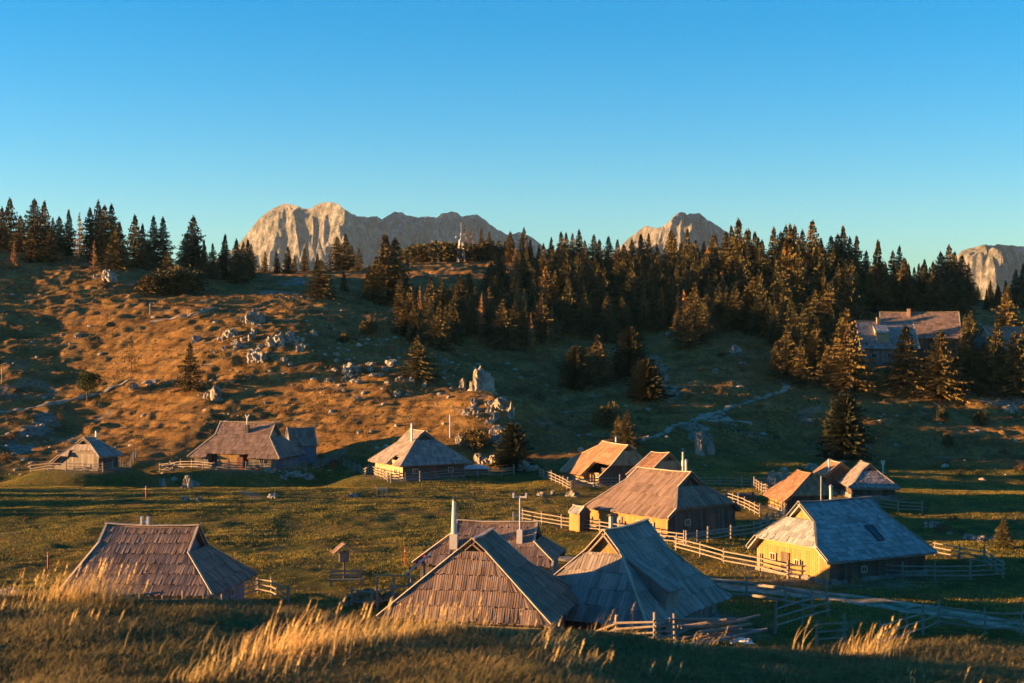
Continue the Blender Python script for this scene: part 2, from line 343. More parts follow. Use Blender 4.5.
# ------------------------------------------------------------------ roofs and walls
def strips(mb, brk, iv, to3, nrm, th, notches=()):
    hs = sorted(set([round(x,4) for x in brk] + [round(n[2],4) for n in notches]), reverse=True)
    hs = [h for h in hs if min(brk)-1e-6 <= h <= max(brk)+1e-6]
    nv = Vector(nrm)*th
    for h1, h0 in zip(hs[:-1], hs[1:]):
        segs = [(0.0, 1.0, None)]
        l1, r1 = iv(h1); l0, r0 = iv(h0); parts = [((l0,r0),(l1,r1))]
        for sa, sb, hc in notches:
            if (h0+h1)/2 < hc:
                n2 = []
                for (a0,b0),(a1,b1) in parts:
                    if sa > min(a0,a1)+.02: n2.append(((a0,min(sa,b0)),(a1,min(sa,b1))))
                    if sb < max(b0,b1)-.02: n2.append(((max(sb,a0),b0),(max(sb,a1),b1)))
                parts = n2
        for (a0,b0),(a1,b1) in parts:
            if max(b0-a0, b1-a1) < .02: continue
            t = [Vector(to3(a0,h0)),Vector(to3(b0,h0)),Vector(to3(b1,h1)),Vector(to3(a1,h1))]
            mb.hexa([p-nv for p in t], t)
def planks(mb, hlo, hhi, iv, to3, nrm, course, width, notches=(), th=.05, slopef=1.0, jit=.5, wj=.3):
    dh = course/slopef; n = Vector(nrm); k = 0; h0 = hlo
    while h0 < hhi-.03:
        h1 = min(h0+dh, hhi); l0, r0 = iv(h0); l1, r1 = iv(h1); s = min(l0,l1)-random.random()*width; R_ = max(r0,r1)
        while s < R_:
            w = width*random.uniform(1-wj,1+wj); e = s+w-.02; mid = (s+e)/2; hm = (h0+h1)/2
            skip = any(sa < mid < sb and hm < hc for sa,sb,hc in notches)
            a0, b0 = max(s,l0), min(e,r0); a1, b1 = max(s,l1), min(e,r1)
            if not skip and (b0-a0 > .02 or b1-a1 > .02):
                a0, b0 = min(a0,r0), max(b0,l0); a1, b1 = min(a1,r1), max(b1,l1)
                if b0 < a0: a0 = b0 = (a0+b0)/2
                if b1 < a1: a1 = b1 = (a1+b1)/2
                hb = h0 - random.random()*.2*jit; lift = th+random.random()*.04*jit; l2 = lift+random.uniform(-.03,.03)*jit; up = .012
                B = [Vector(to3(a0,hb)),Vector(to3(b0,hb)),Vector(to3(b1,h1)),Vector(to3(a1,h1))]
                T = [B[0]+n*lift,B[1]+n*l2,B[2]+n*up,B[3]+n*(up+.01)]
                i = len(mb.v); mb.v += [tuple(q) for q in B+T]
                mb.f += [(i+4,i+5,i+6,i+7),(i,i+1,i+5,i+4),(i+1,i+2,i+6,i+5),(i+3,i,i+4,i+7)]
            s = e+.02
        h0 = h1
def window(root, c, nx_, w, h, shutter=None, fm='verge'):
    # c: centre on the wall, nx_: outward unit (u,v)
    tx = (-nx_[1], nx_[0]); f = MB(); o = .05
    P3 = lambda a, z, k: (c[0]+tx[0]*a+nx_[0]*k, c[1]+tx[1]*a+nx_[1]*k, c[2]+z)
    for a0,a1,z0,z1 in ((-w/2,w/2,h/2-.08,h/2),(-w/2,w/2,-h/2,-h/2+.08),(-w/2,-w/2+.08,-h/2+.08,h/2-.08),(w/2-.08,w/2,-h/2+.08,h/2-.08),(-.03,.03,-h/2+.08,h/2-.08)):
        f.hexa([P3(a0,z0,.01),P3(a1,z0,.01),P3(a1,z1,.01),P3(a0,z1,.01)],[P3(a0,z0,.12),P3(a1,z0,.12),P3(a1,z1,.12),P3(a0,z1,.12)])
    fr = f.build('window', M[fm], root)
    g = MB(); g.hexa([P3(-w/2+.08,-h/2+.08,.02),P3(w/2-.08,-h/2+.08,.02),P3(w/2-.08,h/2-.08,.02),P3(-w/2+.08,h/2-.08,.02)],
                    [P3(-w/2+.08,-h/2+.08,.07),P3(w/2-.08,-h/2+.08,.07),P3(w/2-.08,h/2-.08,.07),P3(-w/2+.08,h/2-.08,.07)])
    g.build('pane', M['glass'], fr)
def door(root, c, nx_, w, h, mat):
    tx = (-nx_[1], nx_[0]); f = MB(); P3 = lambda a, z, k: (c[0]+tx[0]*a+nx_[0]*k, c[1]+tx[1]*a+nx_[1]*k, c[2]+z)
    nb = 5
    for i in range(nb):
        a0 = -w/2+i*w/nb; a1 = a0+w/nb-.015
        f.hexa([P3(a0,0,.01),P3(a1,0,.01),P3(a1,h,.01),P3(a0,h,.01)],[P3(a0,0,.07),P3(a1,0,.07),P3(a1,h,.07),P3(a0,h,.07)])
    d = f.build('door', M[mat], root)
    k = MB(); k.tube(P3(w/2-.15,h*.5,.06),P3(w/2-.15,h*.5,.14),.04); k.build('handle', M['darkmetal'], d)
HUTS = {}
def hut(label, name, p, gz, roof='shingle', course=.95, width=.2, walls=('graywood',)*4, gable='pale', logs=False, notches=(), recess=(), inset=.75,
        chim=(), doors=(), wins=(), verge='verge', base=.35, cat='hut', flat_end=(0,0), group='wooden herdsmen huts on the plateau'):
    cx,cy,th,a,U0,U1,Wf,Wb,hr,he,hg0,hg1,e0,e1,heb = p
    root = empty(name, (cx,cy,gz), R(th)); tag(root, label, cat, group)
    hg0 = min(hg0, hr-.1); hg1 = min(hg1, hr-.1)
    vf = lambda h: -Wf*(hr-h)/(hr-he); vb = lambda h: Wb*(hr-h)/(hr-heb)
    def ul(h): return -a if h >= hg0 else (-U0 if h <= e0 else -(a+(U0-a)*(hg0-h)/(hg0-e0)))
    def ur(h): return a if h >= hg1 else (U1 if h <= e1 else a+(U1-a)*(hg1-h)/(hg1-e1))
    iv = lambda h: (ul(h), ur(h)); rf = MB()
    def side(W, hlow, v, sgn, nts):
        n = Vector((0, sgn*(hr-hlow), W)).normalized(); f = lambda s, h: (s, v(h), h)
        strips(rf, [hr,hg0,hg1,e0,e1,hlow], iv, lambda s, h: (s, v(h)-n.y*.15, h-n.z*.15), n, .10, nts)
        planks(rf, hlow, hr, iv, f, n, course, width, nts, slopef=math.hypot(W,hr-hlow)/(hr-hlow))
    side(Wf, he, vf, -1, [n[1:] for n in notches if n[0]=='f']); side(Wb, heb, vb, 1, [n[1:] for n in notches if n[0]=='b'])
    hip = lambda h: (vf(h), vb(h))
    for sg, uf, hg, e, U in ((-1, ul, hg0, e0, U0), (1, ur, hg1, e1, U1)):
        if hg-e < .3: continue
        n = Vector((sg*(hg-e), 0, U-a)).normalized(); f = lambda s, h: (uf(h), s, h)
        nts = [q[1:] for q in notches if q[0]==('0' if sg<0 else '1')]
        f2 = (lambda s, h, f=f: f(-s, h)) if False else f
        strips(rf, [hg,e], hip, lambda s, h: (uf(h)-n.x*.15, s, h-n.z*.15), n, .10, nts); planks(rf, e, hg, hip, f, n, course, width, nts, slopef=math.hypot(U-a,hg-e)/(hg-e))
    def warp(mb):
        mb.v = [(x, y, z - .09*max(0,1-(x/a)**2)*min(1,max(0,(z-he)/(hr-he))) + 0.06*mn.noise(Vector((x*.45+cx, y*.45+cy, 0)))) for x, y, z in mb.v]
    warp(rf); ro = rf.build('roof', M[roof], root)
    up = Vector((0,0,.075))
    for sg, uf, hg, e in ((-1,ul,hg0,e0),(1,ur,hg1,e1)):
        for v, hl in ((vf,he),(vb,heb)):
            vb_ = MB(); pts = [(sg*a,0,hr),(sg*a,v(hg),hg)] + ([(uf(max(e,hl)),v(max(e,hl)),max(e,hl))] if hg-e>.3 or True else [])
            if hl < e-.1: pts.append((uf(hl),v(hl),hl))
            for q0, q1 in zip(pts[:-1], pts[1:]):
                if (Vector(q1)-Vector(q0)).length > .05: vb_.bar(Vector(q0)+up, Vector(q1)+up, .15, .06)
            warp(vb_); vb_.build('verge_board', M[verge], root)
    rb = MB()
    for q in range(6): rb.bar((-a-.1+(2*a+.2)*q/6,-.05,hr+.07),(-a-.1+(2*a+.2)*(q+1)/6,-.05,hr+.07),.28,.07)
    warp(rb); rb.build('ridge_board', M[verge], root)
    for sg, hg, e in ((-1,hg0,e0),(1,hg1,e1)):
        if hg-e < .3: continue
        gb = MB(); u = sg*(a-.4); iv2 = lambda h: (vf(h)+.12, vb(h)-.12) if vb(h)-vf(h) > .3 else (-.01,.01)
        f = lambda s, h: (u, s, h); lo = hg-.35
        strips(gb, [lo,hr-.05], iv2, f, (sg,0,0), .08); planks(gb, lo, hr-.05, iv2, f, (sg,0,0), 9, .2, jit=0)
        gb.build('gable', M[gable], root)
    i = inset; vF, vB, uL, uR = -(Wf-i), Wb-i, -(U0-i), U1-i
    hF = he + i*(hr-he)/Wf - .12; hB = heb + i*(hr-heb)/Wb - .12
    cw, ww = (.24, 7) if logs else (9, .24)
    def wallrun(mb, p0, p1, h, n):
        L = math.hypot(p1[0]-p0[0],p1[1]-p0[1]); d = ((p1[0]-p0[0])/L,(p1[1]-p0[1])/L)
        f = lambda s, z: (p0[0]+d[0]*s, p0[1]+d[1]*s, z); iv3 = lambda z: (0, L)
        strips(mb, [-1.2,h], iv3, f, n, .12); planks(mb, -.3, h, iv3, f, n, cw, ww, jit=.3 if logs else 0)
    rec = [r for r in recess if r[0]=='f']; w = MB(); s = uL
    for _, sa, sb, dp, mt in sorted(rec, key=lambda r: r[1]):
        if sa > s+.1: wallrun(w, (s,vF), (sa,vF), hF, (0,-1,0))
        q = MB(); wallrun(q, (sa,vF+dp), (sb,vF+dp), hF+dp*.3, (0,-1,0)); q.build('porch_wall', M[mt], root)
        wallrun(w, (sa,vF), (sa,vF+dp), hF, (1,0,0)); wallrun(w, (sb,vF), (sb,vF+dp), hF, (-1,0,0)); s = sb
    if uR > s+.1: wallrun(w, (s,vF), (uR,vF), hF, (0,-1,0))
    w.build('wall', M[walls[0]], root)
    w = MB(); s = uL; rec = [r for r in recess if r[0]=='b']
    for _, sa, sb, dp, mt in sorted(rec, key=lambda r: r[1]):
        if sa > s+.1: wallrun(w, (s,vB), (sa,vB), hB, (0,1,0))
        q = MB(); wallrun(q, (sa,vB-dp), (sb,vB-dp), hB+dp*.3, (0,1,0)); q.build('porch_wall', M[mt], root)
        wallrun(w, (sa,vB), (sa,vB-dp), hB, (1,0,0)); wallrun(w, (sb,vB), (sb,vB-dp), hB, (-1,0,0)); s = sb
    if uR > s+.1: wallrun(w, (s,vB), (uR,vB), hB, (0,1,0))
    w.build('wall', M[walls[1]], root)
    for sg, hg, e, U, u, mt in ((-1,hg0,e0,U0,uL,walls[2]),(1,hg1,e1,U1,uR,walls[3])):
        full = hg-e < .3; top = hr-.15 if full else min(e + i*(hg-e)/max(U-a,.3)-.12, hg)
        iv4 = lambda z: ((max(vF, vf(z)+.12)), min(vB, vb(z)-.12)) if vb(z)-vf(z) > .35 else (-.02,.02)
        f = lambda s, z: (u, s, z); w = MB()
        strips(w, [-1.2,min(hF,top),min(hB,top),top], iv4, f, (sg,0,0), .12)
        planks(w, -.3, min(top,max(hF,hB)), iv4, f, (sg,0,0), cw, ww, jit=.3 if logs else 0)
        if full: planks(w, max(hF,hB), top, iv4, f, (sg,0,0), 9, .24, jit=0)
        w.build('wall', M[mt], root)
    if base:
        sb = MB()
        for (x0,y0,x1,y1,nn) in ((uL,vF,uR,vF,(0,-1)),(uL,vB,uR,vB,(0,1)),(uL,vF,uL,vB,(-1,0)),(uR,vF,uR,vB,(1,0))):
            L = math.hypot(x1-x0,y1-y0); t = 0
            while t < L:
                wd = random.uniform(.35,.7); q = min(t+wd,L)/L; r0 = t/L; z = base+random.uniform(-.1,.08)
                c_ = ((x0+(x1-x0)*(r0+q)/2)+nn[0]*.1, (y0+(y1-y0)*(r0+q)/2)+nn[1]*.1, z/2-.5)
                ln = L*(q-r0)-.03; sb.box(c_, (ln if nn[0]==0 else .2, ln if nn[1]==0 else .2, z+1.0)); t += wd
        sb.build('stone_base', M['stone'], root)
    for kd, u, v, h in chim:      # h: height above roof surface
        zr = hr - (abs(v)*(hr-he)/Wf if v < 0 else v*(hr-heb)/Wb)
        k = MB()
        if kd == 'white':
            k.box((u,v,zr+.3),(.55,.55,1.1)); k.tube((u,v,zr+.85),(u,v,zr+h),.22,.12,12); c0 = k.build('chimney', M['white'], root)
            q = MB(); q.tube((u,v,zr+h),(u,v,zr+h+.1),.14,.14,12); q.tube((u,v,zr+h+.2),(u,v,zr+h+.28),.18,.05,12)
            q.tube((u,v,zr+h+.1),(u,v,zr+h+.22),.06,.06,6); q.build('cap', M['darkmetal'], c0)
        elif kd == 'pipe':
            k.tube((u,v,zr-.3),(u,v,zr+h),.12,.12,10); c0 = k.build('chimney', M['metal'], root)
            q = MB(); q.tube((u,v,zr+h+.02),(u,v,zr+h+.2),.2,.04,10); q.build('cap', M['metal'], c0)
        elif kd == 'forked':
            k.box((u,v,zr+.3),(.5,.5,1.3)); c0 = k.build('chimney', M['darkmetal'], root)
            q = MB(); q.tube((u,v,zr+.9),(u,v,zr+h-.5),.13,.13,8); q.tube((u,v,zr+h-.55),(u-.3,v,zr+h),.13,.1,8); q.tube((u,v,zr+h-.55),(u+.3,v,zr+h),.13,.1,8); q.build('forked_cowl', M['white'], c0)
        elif kd == 'brick':
            k.box((u,v,zr+h/2-.3),(.6,.6,h+.6)); c0 = k.build('chimney', M['brick'], root)
            q = MB(); q.box((u,v,zr+h+.05),(.75,.75,.1)); q.build('cap', M['stone'], c0)
        elif kd == 'horns':
            k.box((u-.2,v,zr+.25),(.14,.3,.6)); k.box((u+.25,v,zr+.25),(.14,.3,.6)); k.box((u,v,zr+.2),(.5,.2,.2)); k.build('ridge_vent', M['white'], root)
        elif kd == 'mast':
            k.box((u,v,zr+.3),(.4,.4,1.0)); k.tube((u,v,zr+.7),(u,v,zr+h),.05,.05,6); c0 = k.build('mast', M['white'], root)
            q = MB(); q.box((u,v,zr+h-.1),(.9,.1,.1)); q.box((u-.45,v,zr+h),(.12,.25,.35)); q.box((u+.45,v,zr+h),(.12,.25,.35)); q.build('antenna', M['white'], c0)
    cof = {'f': lambda s, z, o: ((s, vF+o, z),(0,-1)), 'b': lambda s, z, o: ((s, vB-o, z),(0,1)), '0': lambda s, z, o: ((uL+o, s, z),(-1,0)), '1': lambda s, z, o: ((uR-o, s, z),(1,0))}
    for wl, s, z, ww_, hh, *o in wins:
        c_, n_ = cof[wl](s, z, o[0] if o else 0); window(root, (c_[0]+n_[0]*.04,c_[1]+n_[1]*.04,c_[2]), n_, ww_, hh)
    for wl, s, ww_, hh, mt, *o in doors:
        c_, n_ = cof[wl](s, 0, o[0] if o else 0); door(root, (c_[0]+n_[0]*.04,c_[1]+n_[1]*.04,c_[2]), n_, ww_, hh, mt)
    HUTS[name+label[:12]] = root
    return root, dict(vf=vf, vb=vb, hr=hr, he=he, Wf=Wf, vF=vF, uL=uL, uR=uR)

PA=[-59.42,199.42,66.45,1.04,1.92,3.3,3.54,5.25,4.62,2.03,3.69,4.35,2.03,2.03,.86]
PA=[v*.97 if k != 2 else v for k, v in enumerate(PA)]
PB=[-38.02,204.77,-13.98,4.27,7.14,6.98,4.85,4.74,6.44,1.64,4.6,4.42,1.64,1.64,1.64]
PD=[-12.63,189.96,119.88,2.16,4.95,5.13,5.58,4.89,6.18,1.95,5.01,4.6,1.95,1.95,1.95]
PJ=[13.22,182.16,109.21,4.12,4.8,7.91,2.6,4.52,4.97,2.6,4.3,4.4,2.6,2.6,.92]
PK=[16.88,161.66,134,1.3,1.6,1.9,3.23,3.91,5.4,3.01,4.5,3.0,3.01,3.01,3.3]
PL=[14.64,136.82,-49.69,3.51,5.62,5.6,5.4,4.79,5.67,1.97,4.6,4.37,1.97,2.71,1.97]
PN=[7.19,90.11,57.9,2.94,5.95,6.17,4.6,4.2,6.35,1.32,4.99,4.6,1.32,1.32,2.0]
PO=[-1.79,83.96,77.27,2.3,4.68,5.5,5.15,4.98,6.62,2.38,5.93,4.6,2.38,2.38,2.38]
PP=[-1.08,102,-10.51,2.93,5.5,4.47,2.99,3.59,5.12,2.4,4.4,3.91,2.4,2.73,2.4]
PQ=[-24.05,95.17,-7.86,3.2,4.44,5.9,4.69,4.24,5.73,1.92,4.6,4.2,1.92,1.92,1.92]
PR=[25.35,111.64,29.97,3.71,5.41,5.59,5.26,4.23,5.59,1.76,4.32,4.6,2.75,1.76,1.76]
PS=[31.12,151.36,97.3,2.19,3.48,3.44,2.45,3.38,4.12,2.02,3.9,3.6,2.02,2.02,1.4]
PT=[36.91,162.57,95.16,2.05,2.2,2.0,1.9,1.9,3.3,1.84,1.84,1.84,1.84,1.84,1.84]
PU=[39.35,158.42,88.41,2.21,4.95,5.5,2.66,2.6,3.5,1.2,2.77,2.8,1.2,1.2,1.2]
hut('small grey hut at the far left, in front of the scree patch', 'hut', PA, -17.46, 'shingle', .9, .25, walls=('old','graywood','graywood','old'), notches=[('0',-2.6,2.0,2.5)], chim=[('pipe',.9,-.6,1.1)], gable='old', inset=.6)
hb, ib = hut('broad hut with a long brown roof and forked chimney, woodpile at its left', 'hut', PB, -18, 'shingle_brown', .75, .3, walls=('graywood','graywood','graywood','bluegray'), notches=[('f',-4.3,2.0,2.35)],
    recess=[('f',-4.2,-2.8,1.3,'old'),('f',-2.6,.4,.06,'fresh'),('f',.6,2.0,1.0,'redwood')], chim=[('forked',.5,-1.3,2.4)], doors=[('f',1.3,.9,1.8,'redwood',-1.2)], wins=[('f',4.0,1.2,.7,.6),('1',-1.5,1.0,.7,.6)])
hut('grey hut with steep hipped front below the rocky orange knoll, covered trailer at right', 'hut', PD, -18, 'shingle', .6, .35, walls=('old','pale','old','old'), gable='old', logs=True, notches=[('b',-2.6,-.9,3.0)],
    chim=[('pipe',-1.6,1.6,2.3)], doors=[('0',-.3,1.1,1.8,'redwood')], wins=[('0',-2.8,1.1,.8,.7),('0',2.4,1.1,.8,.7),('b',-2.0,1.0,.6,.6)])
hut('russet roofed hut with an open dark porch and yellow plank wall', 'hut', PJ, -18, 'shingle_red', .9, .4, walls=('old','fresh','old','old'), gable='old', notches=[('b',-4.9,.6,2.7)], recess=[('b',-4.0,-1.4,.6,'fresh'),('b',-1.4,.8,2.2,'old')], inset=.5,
    wins=[('b',-2.7,1.2,.7,.6,.6)], chim=[('pipe',2.5,-1.2,1.6)])
hut('small ochre gable roof peeping over the large middle hut', 'hut', PK, -18, 'shingle_red', .8, .3, walls=('pale','pale','graywood','graywood'), gable='old', inset=.4)
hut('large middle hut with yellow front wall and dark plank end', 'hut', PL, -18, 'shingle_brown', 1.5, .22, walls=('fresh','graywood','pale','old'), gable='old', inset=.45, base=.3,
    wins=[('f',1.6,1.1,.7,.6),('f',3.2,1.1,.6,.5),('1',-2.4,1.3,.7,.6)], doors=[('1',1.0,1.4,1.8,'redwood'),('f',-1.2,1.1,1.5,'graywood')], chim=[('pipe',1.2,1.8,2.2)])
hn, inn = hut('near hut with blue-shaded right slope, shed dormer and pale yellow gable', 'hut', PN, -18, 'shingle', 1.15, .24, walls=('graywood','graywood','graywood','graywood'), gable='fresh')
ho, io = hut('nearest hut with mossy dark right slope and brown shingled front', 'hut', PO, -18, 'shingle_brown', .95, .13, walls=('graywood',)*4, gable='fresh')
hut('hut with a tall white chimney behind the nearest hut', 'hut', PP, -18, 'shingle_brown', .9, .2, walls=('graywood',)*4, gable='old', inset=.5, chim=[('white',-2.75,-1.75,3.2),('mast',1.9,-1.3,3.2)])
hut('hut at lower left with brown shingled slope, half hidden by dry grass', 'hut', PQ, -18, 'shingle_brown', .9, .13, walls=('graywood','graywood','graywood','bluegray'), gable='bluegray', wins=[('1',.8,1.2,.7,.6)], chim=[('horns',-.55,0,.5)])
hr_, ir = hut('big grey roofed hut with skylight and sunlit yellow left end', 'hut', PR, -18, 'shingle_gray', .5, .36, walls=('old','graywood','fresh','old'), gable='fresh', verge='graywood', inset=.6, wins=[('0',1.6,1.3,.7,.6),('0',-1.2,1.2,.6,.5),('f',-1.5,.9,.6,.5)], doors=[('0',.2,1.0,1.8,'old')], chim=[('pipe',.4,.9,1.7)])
hut('hut with bright orange left slope behind the big grey roof', 'hut', PS, -18, 'shingle_red', .6, .3, walls=('old','fresh','old','old'), gable='graywood', inset=.45, verge='shingle_red', wins=[('b',0,.9,.6,.5)])
hut('small shed with an orange gable roof between two larger roofs', 'shed', PT, -17, 'shingle_red', .6, .3, walls=('old','old','old','old'), gable='old', inset=.3, cat='shed', group='sheds of the hamlet', chim=[('pipe',-1.6,1.2,1.2)])
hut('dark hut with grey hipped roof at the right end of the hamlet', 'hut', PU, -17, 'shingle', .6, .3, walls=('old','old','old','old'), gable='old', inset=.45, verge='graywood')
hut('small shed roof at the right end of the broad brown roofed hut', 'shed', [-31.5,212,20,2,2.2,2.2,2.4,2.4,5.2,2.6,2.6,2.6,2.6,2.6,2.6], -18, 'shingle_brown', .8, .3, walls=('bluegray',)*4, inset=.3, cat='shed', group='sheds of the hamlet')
hut('tiny outhouse with a blue grey roof beside the yellow walled hut', 'outhouse', [6.45,135.5,-52,.75,.85,.85,.75,.75,2.35,1.7,1.7,1.7,1.7,1.7,1.7], -18, 'shingle_gray', .5, .2, walls=('fresh','fresh','fresh','old'), inset=.1, cat='outhouse', group='sheds of the hamlet', base=0)
hut('farmhouse at right in the trees with a chimneyed pink-lit ridge', 'farmhouse', [80.17,280.05,-12,7.49,7.9,7.0,5.0,5.0,8.8,3.63,3.63,3.63,3.63,3.63,3.63], -3, 'shingle_brown', .7, .45, walls=('old','old','old','old'), inset=.6, chim=[('brick',-2,-.6,1.2)], cat='farmhouse', group='farm buildings among the spruces')
fr, fi = hut('farmhouse wing at right in the trees with a lit dormer', 'farmhouse', [70.14,268.18,0,5.4,5.4,5.4,4.96,5.0,8.37,3.15,3.15,3.15,3.15,3.15,3.15], -4.5, 'shingle', .7, .45, walls=('graywood',)*4, inset=.6, cat='farmhouse', group='farm buildings among the spruces', chim=[('brick',-1.2,-.4,1.0)], wins=[('f',-3,1.9,1,.9),('f',0,1.9,1,.9),('f',3.4,1.9,1,.9)])
hut('farm building cut off by the right edge of the photo', 'farmhouse', [99,283,15,6,7,7,4.5,4.5,8,3.6,6,6,3.6,3.6,3.6], -5, 'shingle_brown', .7, .4, walls=('redwood',)*4, inset=.6, cat='farmhouse', group='farm buildings among the spruces', wins=[('f',-4,2.2,1,.9),('f',-1,2.2,1,.9)])
hut('low plank roofed shed right of the farmhouse', 'shed', [92,292,-35,2.5,2.6,2.6,2.4,2.4,3.2,1.8,1.8,1.8,1.8,1.8,1.8], -1, 'shingle_gray', .8, .3, walls=('old',)*4, inset=.3, cat='shed', group='farm buildings among the spruces')

def dormer(root, uc, w, v0, z0, v1, z1, roofm, wallm, lat=0):
    # shed dormer on the front slope: roof from (v0,z0) up the slope out to (v1,z1)
    d = MB(); r = MB()
    f = lambda s, t: (uc+s, v0+(v1-v0)*t, z0+(z1-z0)*t)
    n = Vector((0,-(z0-z1), v0-v1)).normalized()
    t_ = [Vector(f(-w/2,1)),Vector(f(w/2,1)),Vector(f(w/2,0)),Vector(f(-w/2,0))]
    r.hexa([p-n*.1 for p in t_], t_)
    planks(r, 0, 1, lambda h: (-w/2,w/2), lambda s, h: f(s,1-h), n, 1.0/3, .25, jit=.1)
    o = r.build('dormer', M[roofm], root)
    L = w/2-.12; vq = v1+.3; zq = z0+(z1-z0)*(vq-v0)/(v1-v0)-.1
    d.hexa([(uc-L,vq,zq-2.6),(uc+L,vq,zq-2.6),(uc+L,vq+.1,zq-2.6),(uc-L,vq+.1,zq-2.6)],[(uc-L,vq,zq),(uc+L,vq,zq),(uc+L,vq+.1,zq),(uc-L,vq+.1,zq)])
    for s in (-L, L-.1):
        d.hexa([(uc+s,vq+.1,zq-2.6),(uc+s+.1,vq+.1,zq-2.6),(uc+s+.1,v0,z0-1.2),(uc+s,v0,z0-1.2)],[(uc+s,vq+.1,zq),(uc+s+.1,vq+.1,zq),(uc+s+.1,v0,z0-.12),(uc+s,v0,z0-.12)])
    d.build('dormer_wall', M[wallm], o)
dormer(hn, -1.9, 2.0, -1.6, 4.75, -4.5, 2.95, 'shingle', 'graywood')
dormer(fr, -1.2, 2.6, -1.2, 7.5, -4.2, 6.1, 'shingle_gray', 'pale')
# skylight of the big grey roof
sk = MB(); vfun = ir['vf']
for (u0,u1) in ((.75,1.45),):
    ht, hb2 = 3.75, 2.75
    n = Vector((0,-(PR[8]-PR[9]),PR[6])).normalized()
    for (ua,ub,ha,hb3) in ((u0,u0+.1,hb2,ht),(u1-.1,u1,hb2,ht),(u0+.1,u1-.1,ht-.08,ht),(u0+.1,u1-.1,hb2,hb2+.08)):
        q = [Vector((ua,vfun(hb3),hb3)),Vector((ua,vfun(ha),ha)),Vector((ub,vfun(ha),ha)),Vector((ub,vfun(hb3),hb3))]; sk.hexa([p-n*.02 for p in q],[p+n*.13 for p in q])
so = sk.build('skylight', M['darkmetal'], hr_)
g = MB(); q = [Vector((u0+.1,vfun(ht-.08),ht-.08)),Vector((u0+.1,vfun(hb2+.08),hb2+.08)),Vector((u1-.1,vfun(hb2+.08),hb2+.08)),Vector((u1-.1,vfun(ht-.08),ht-.08))]
g.hexa([p for p in q],[p+n*.09 for p in q]); g.build('pane', M['glass'], so)

# ------------------------------------------------------------------ fences
post_me = []
for k in range(4):
    mb = MB(); r = .075+.01*k; mb.tube((0,0,-.4),(.02*(k-1.5),.015*k,1.22+.05*k),r*1.1,r*.85,7); post_me.append(mb.mesh('post', M['fence']))
def fence(label, pts, rails=3, h=1.15, bay=2.3, world=False, stub=0, rw=.11):
    W = [Vector((*p, H1(*p))) if world else Vector(G(*p)) for p in pts]
    root = empty('fence', W[0]); tag(root, label, 'fence', 'wooden rail fences of the hamlet'); o = W[0]
    prev = None
    for a, c in zip(W[:-1], W[1:]):
        L = math.hypot(c.x-a.x, c.y-a.y); n = max(1, round(L/bay))
        for i in range(n+1):
            if prev is not None and i == 0: continue
            x = a.x+(c.x-a.x)*i/n; y = a.y+(c.y-a.y)*i/n; cur = Vector((x, y, H1(x,y)))
            p = link('post', random.choice(post_me), root, cur-o, random.random()*6); s = h/1.15; p.scale = (1,1,s*random.uniform(.95,1.08)); p.rotation_euler[0] = random.uniform(-.05,.05)
            if prev is not None:
                d = (cur-prev).normalized(); sd = Vector((-d.y,d.x,0))*(.09 if True else 0)
                if sd.y > 0: sd = -sd
                for r in range(rails):
                    z = h*(.28+.62*r/max(1,rails-1)); mb = MB(); j = lambda: random.uniform(-.035,.035)
                    mb.tube(prev-o-d*.12+sd+Vector((0,0,z+j())), cur-o+d*.12+sd+Vector((0,0,z+j())), rw*.55, rw*.5, 6)
                    mb.build('rail', M['fence'], root)
            prev = cur
    return root
fence('sunlit rail fence in front of the small far left hut', [(31,473.5),(66,471.5),(103,472),(112,470),(136,458)])
fence('long rail fence in front of the broad brown roofed hut', [(160,471.5),(214,470.5),(262,470),(306,470)])
fence('short shaded fence climbing right of the broad brown roofed hut', [(313,470),(328,464),(345,456)])
fence('bright fence descending left of the hut below the rocky knoll', [(344,467),(360,473),(388,482)])
fence('fence along the front of the hut below the rocky knoll', [(391,483),(420,481),(452,478),(490,477),(514,475)])
fence('bright rail fence left of the russet roofed hut', [(540,477),(556,483),(571,491)])
fence('low fence across the porch of the russet roofed hut', [(573,489),(594,487),(620,486.5),(640,486)])
fence('sunlit rail fence left of and in front of the yellow walled hut', [(523,521),(562,528),(600,533),(640,540),(684,545.5)])
fence('grey rail fence running right from the large middle hut', [(686,546),(708,542),(731,539),(754,536),(768,531)])
fence('long fence on stones between the middle hut and the gravel track', [(676,551),(700,557),(724,564),(760,571),(788,579),(831,580)], bay=3.2)
fence('enclosing fence in front of the big grey roofed hut', [(833,580),(872,578),(902,580),(935,580),(970,580),(1003,578)], bay=3.0)
fence('fence returning behind the right corner of the big grey roofed hut', [(1003,577),(985,565),(935,556)])
fence('far fence on the meadow behind the large middle hut', [(697,486),(720,486),(742,487),(768,487)])
fence('bright diagonal fence right of the large middle hut', [(727,502),(745,509),(760,517)])
fence('shaded fence between the meadow and the orange roofed hut', [(752,487),(775,500),(786,520),(760,530)])
fence('fence below the dark hut at the right end of the hamlet', [(878,509),(898,512),(922,513)])
fence('shaded fence tight against the front of the near dormered hut', [(3.5,71.5),(5.2,70.6),(7.0,69.6),(8.0,69.8)], h=1.3, rails=4, bay=1.5, world=True)
fence('open gate-like run of slanting rails beside the gravel track', [(775,634),(828,617)], h=1.7, bay=4.5)
fence('low shaded fence just above the near grass at right', [(18.0,84),(19.8,84.6)], h=1.4, bay=1.8, world=True)
fence('shaded fence along the near side of the gravel track', [(21.6,83.5),(24,86.5),(27,90),(29.3,88),(33,86)], h=1.5, bay=2.6, world=True)
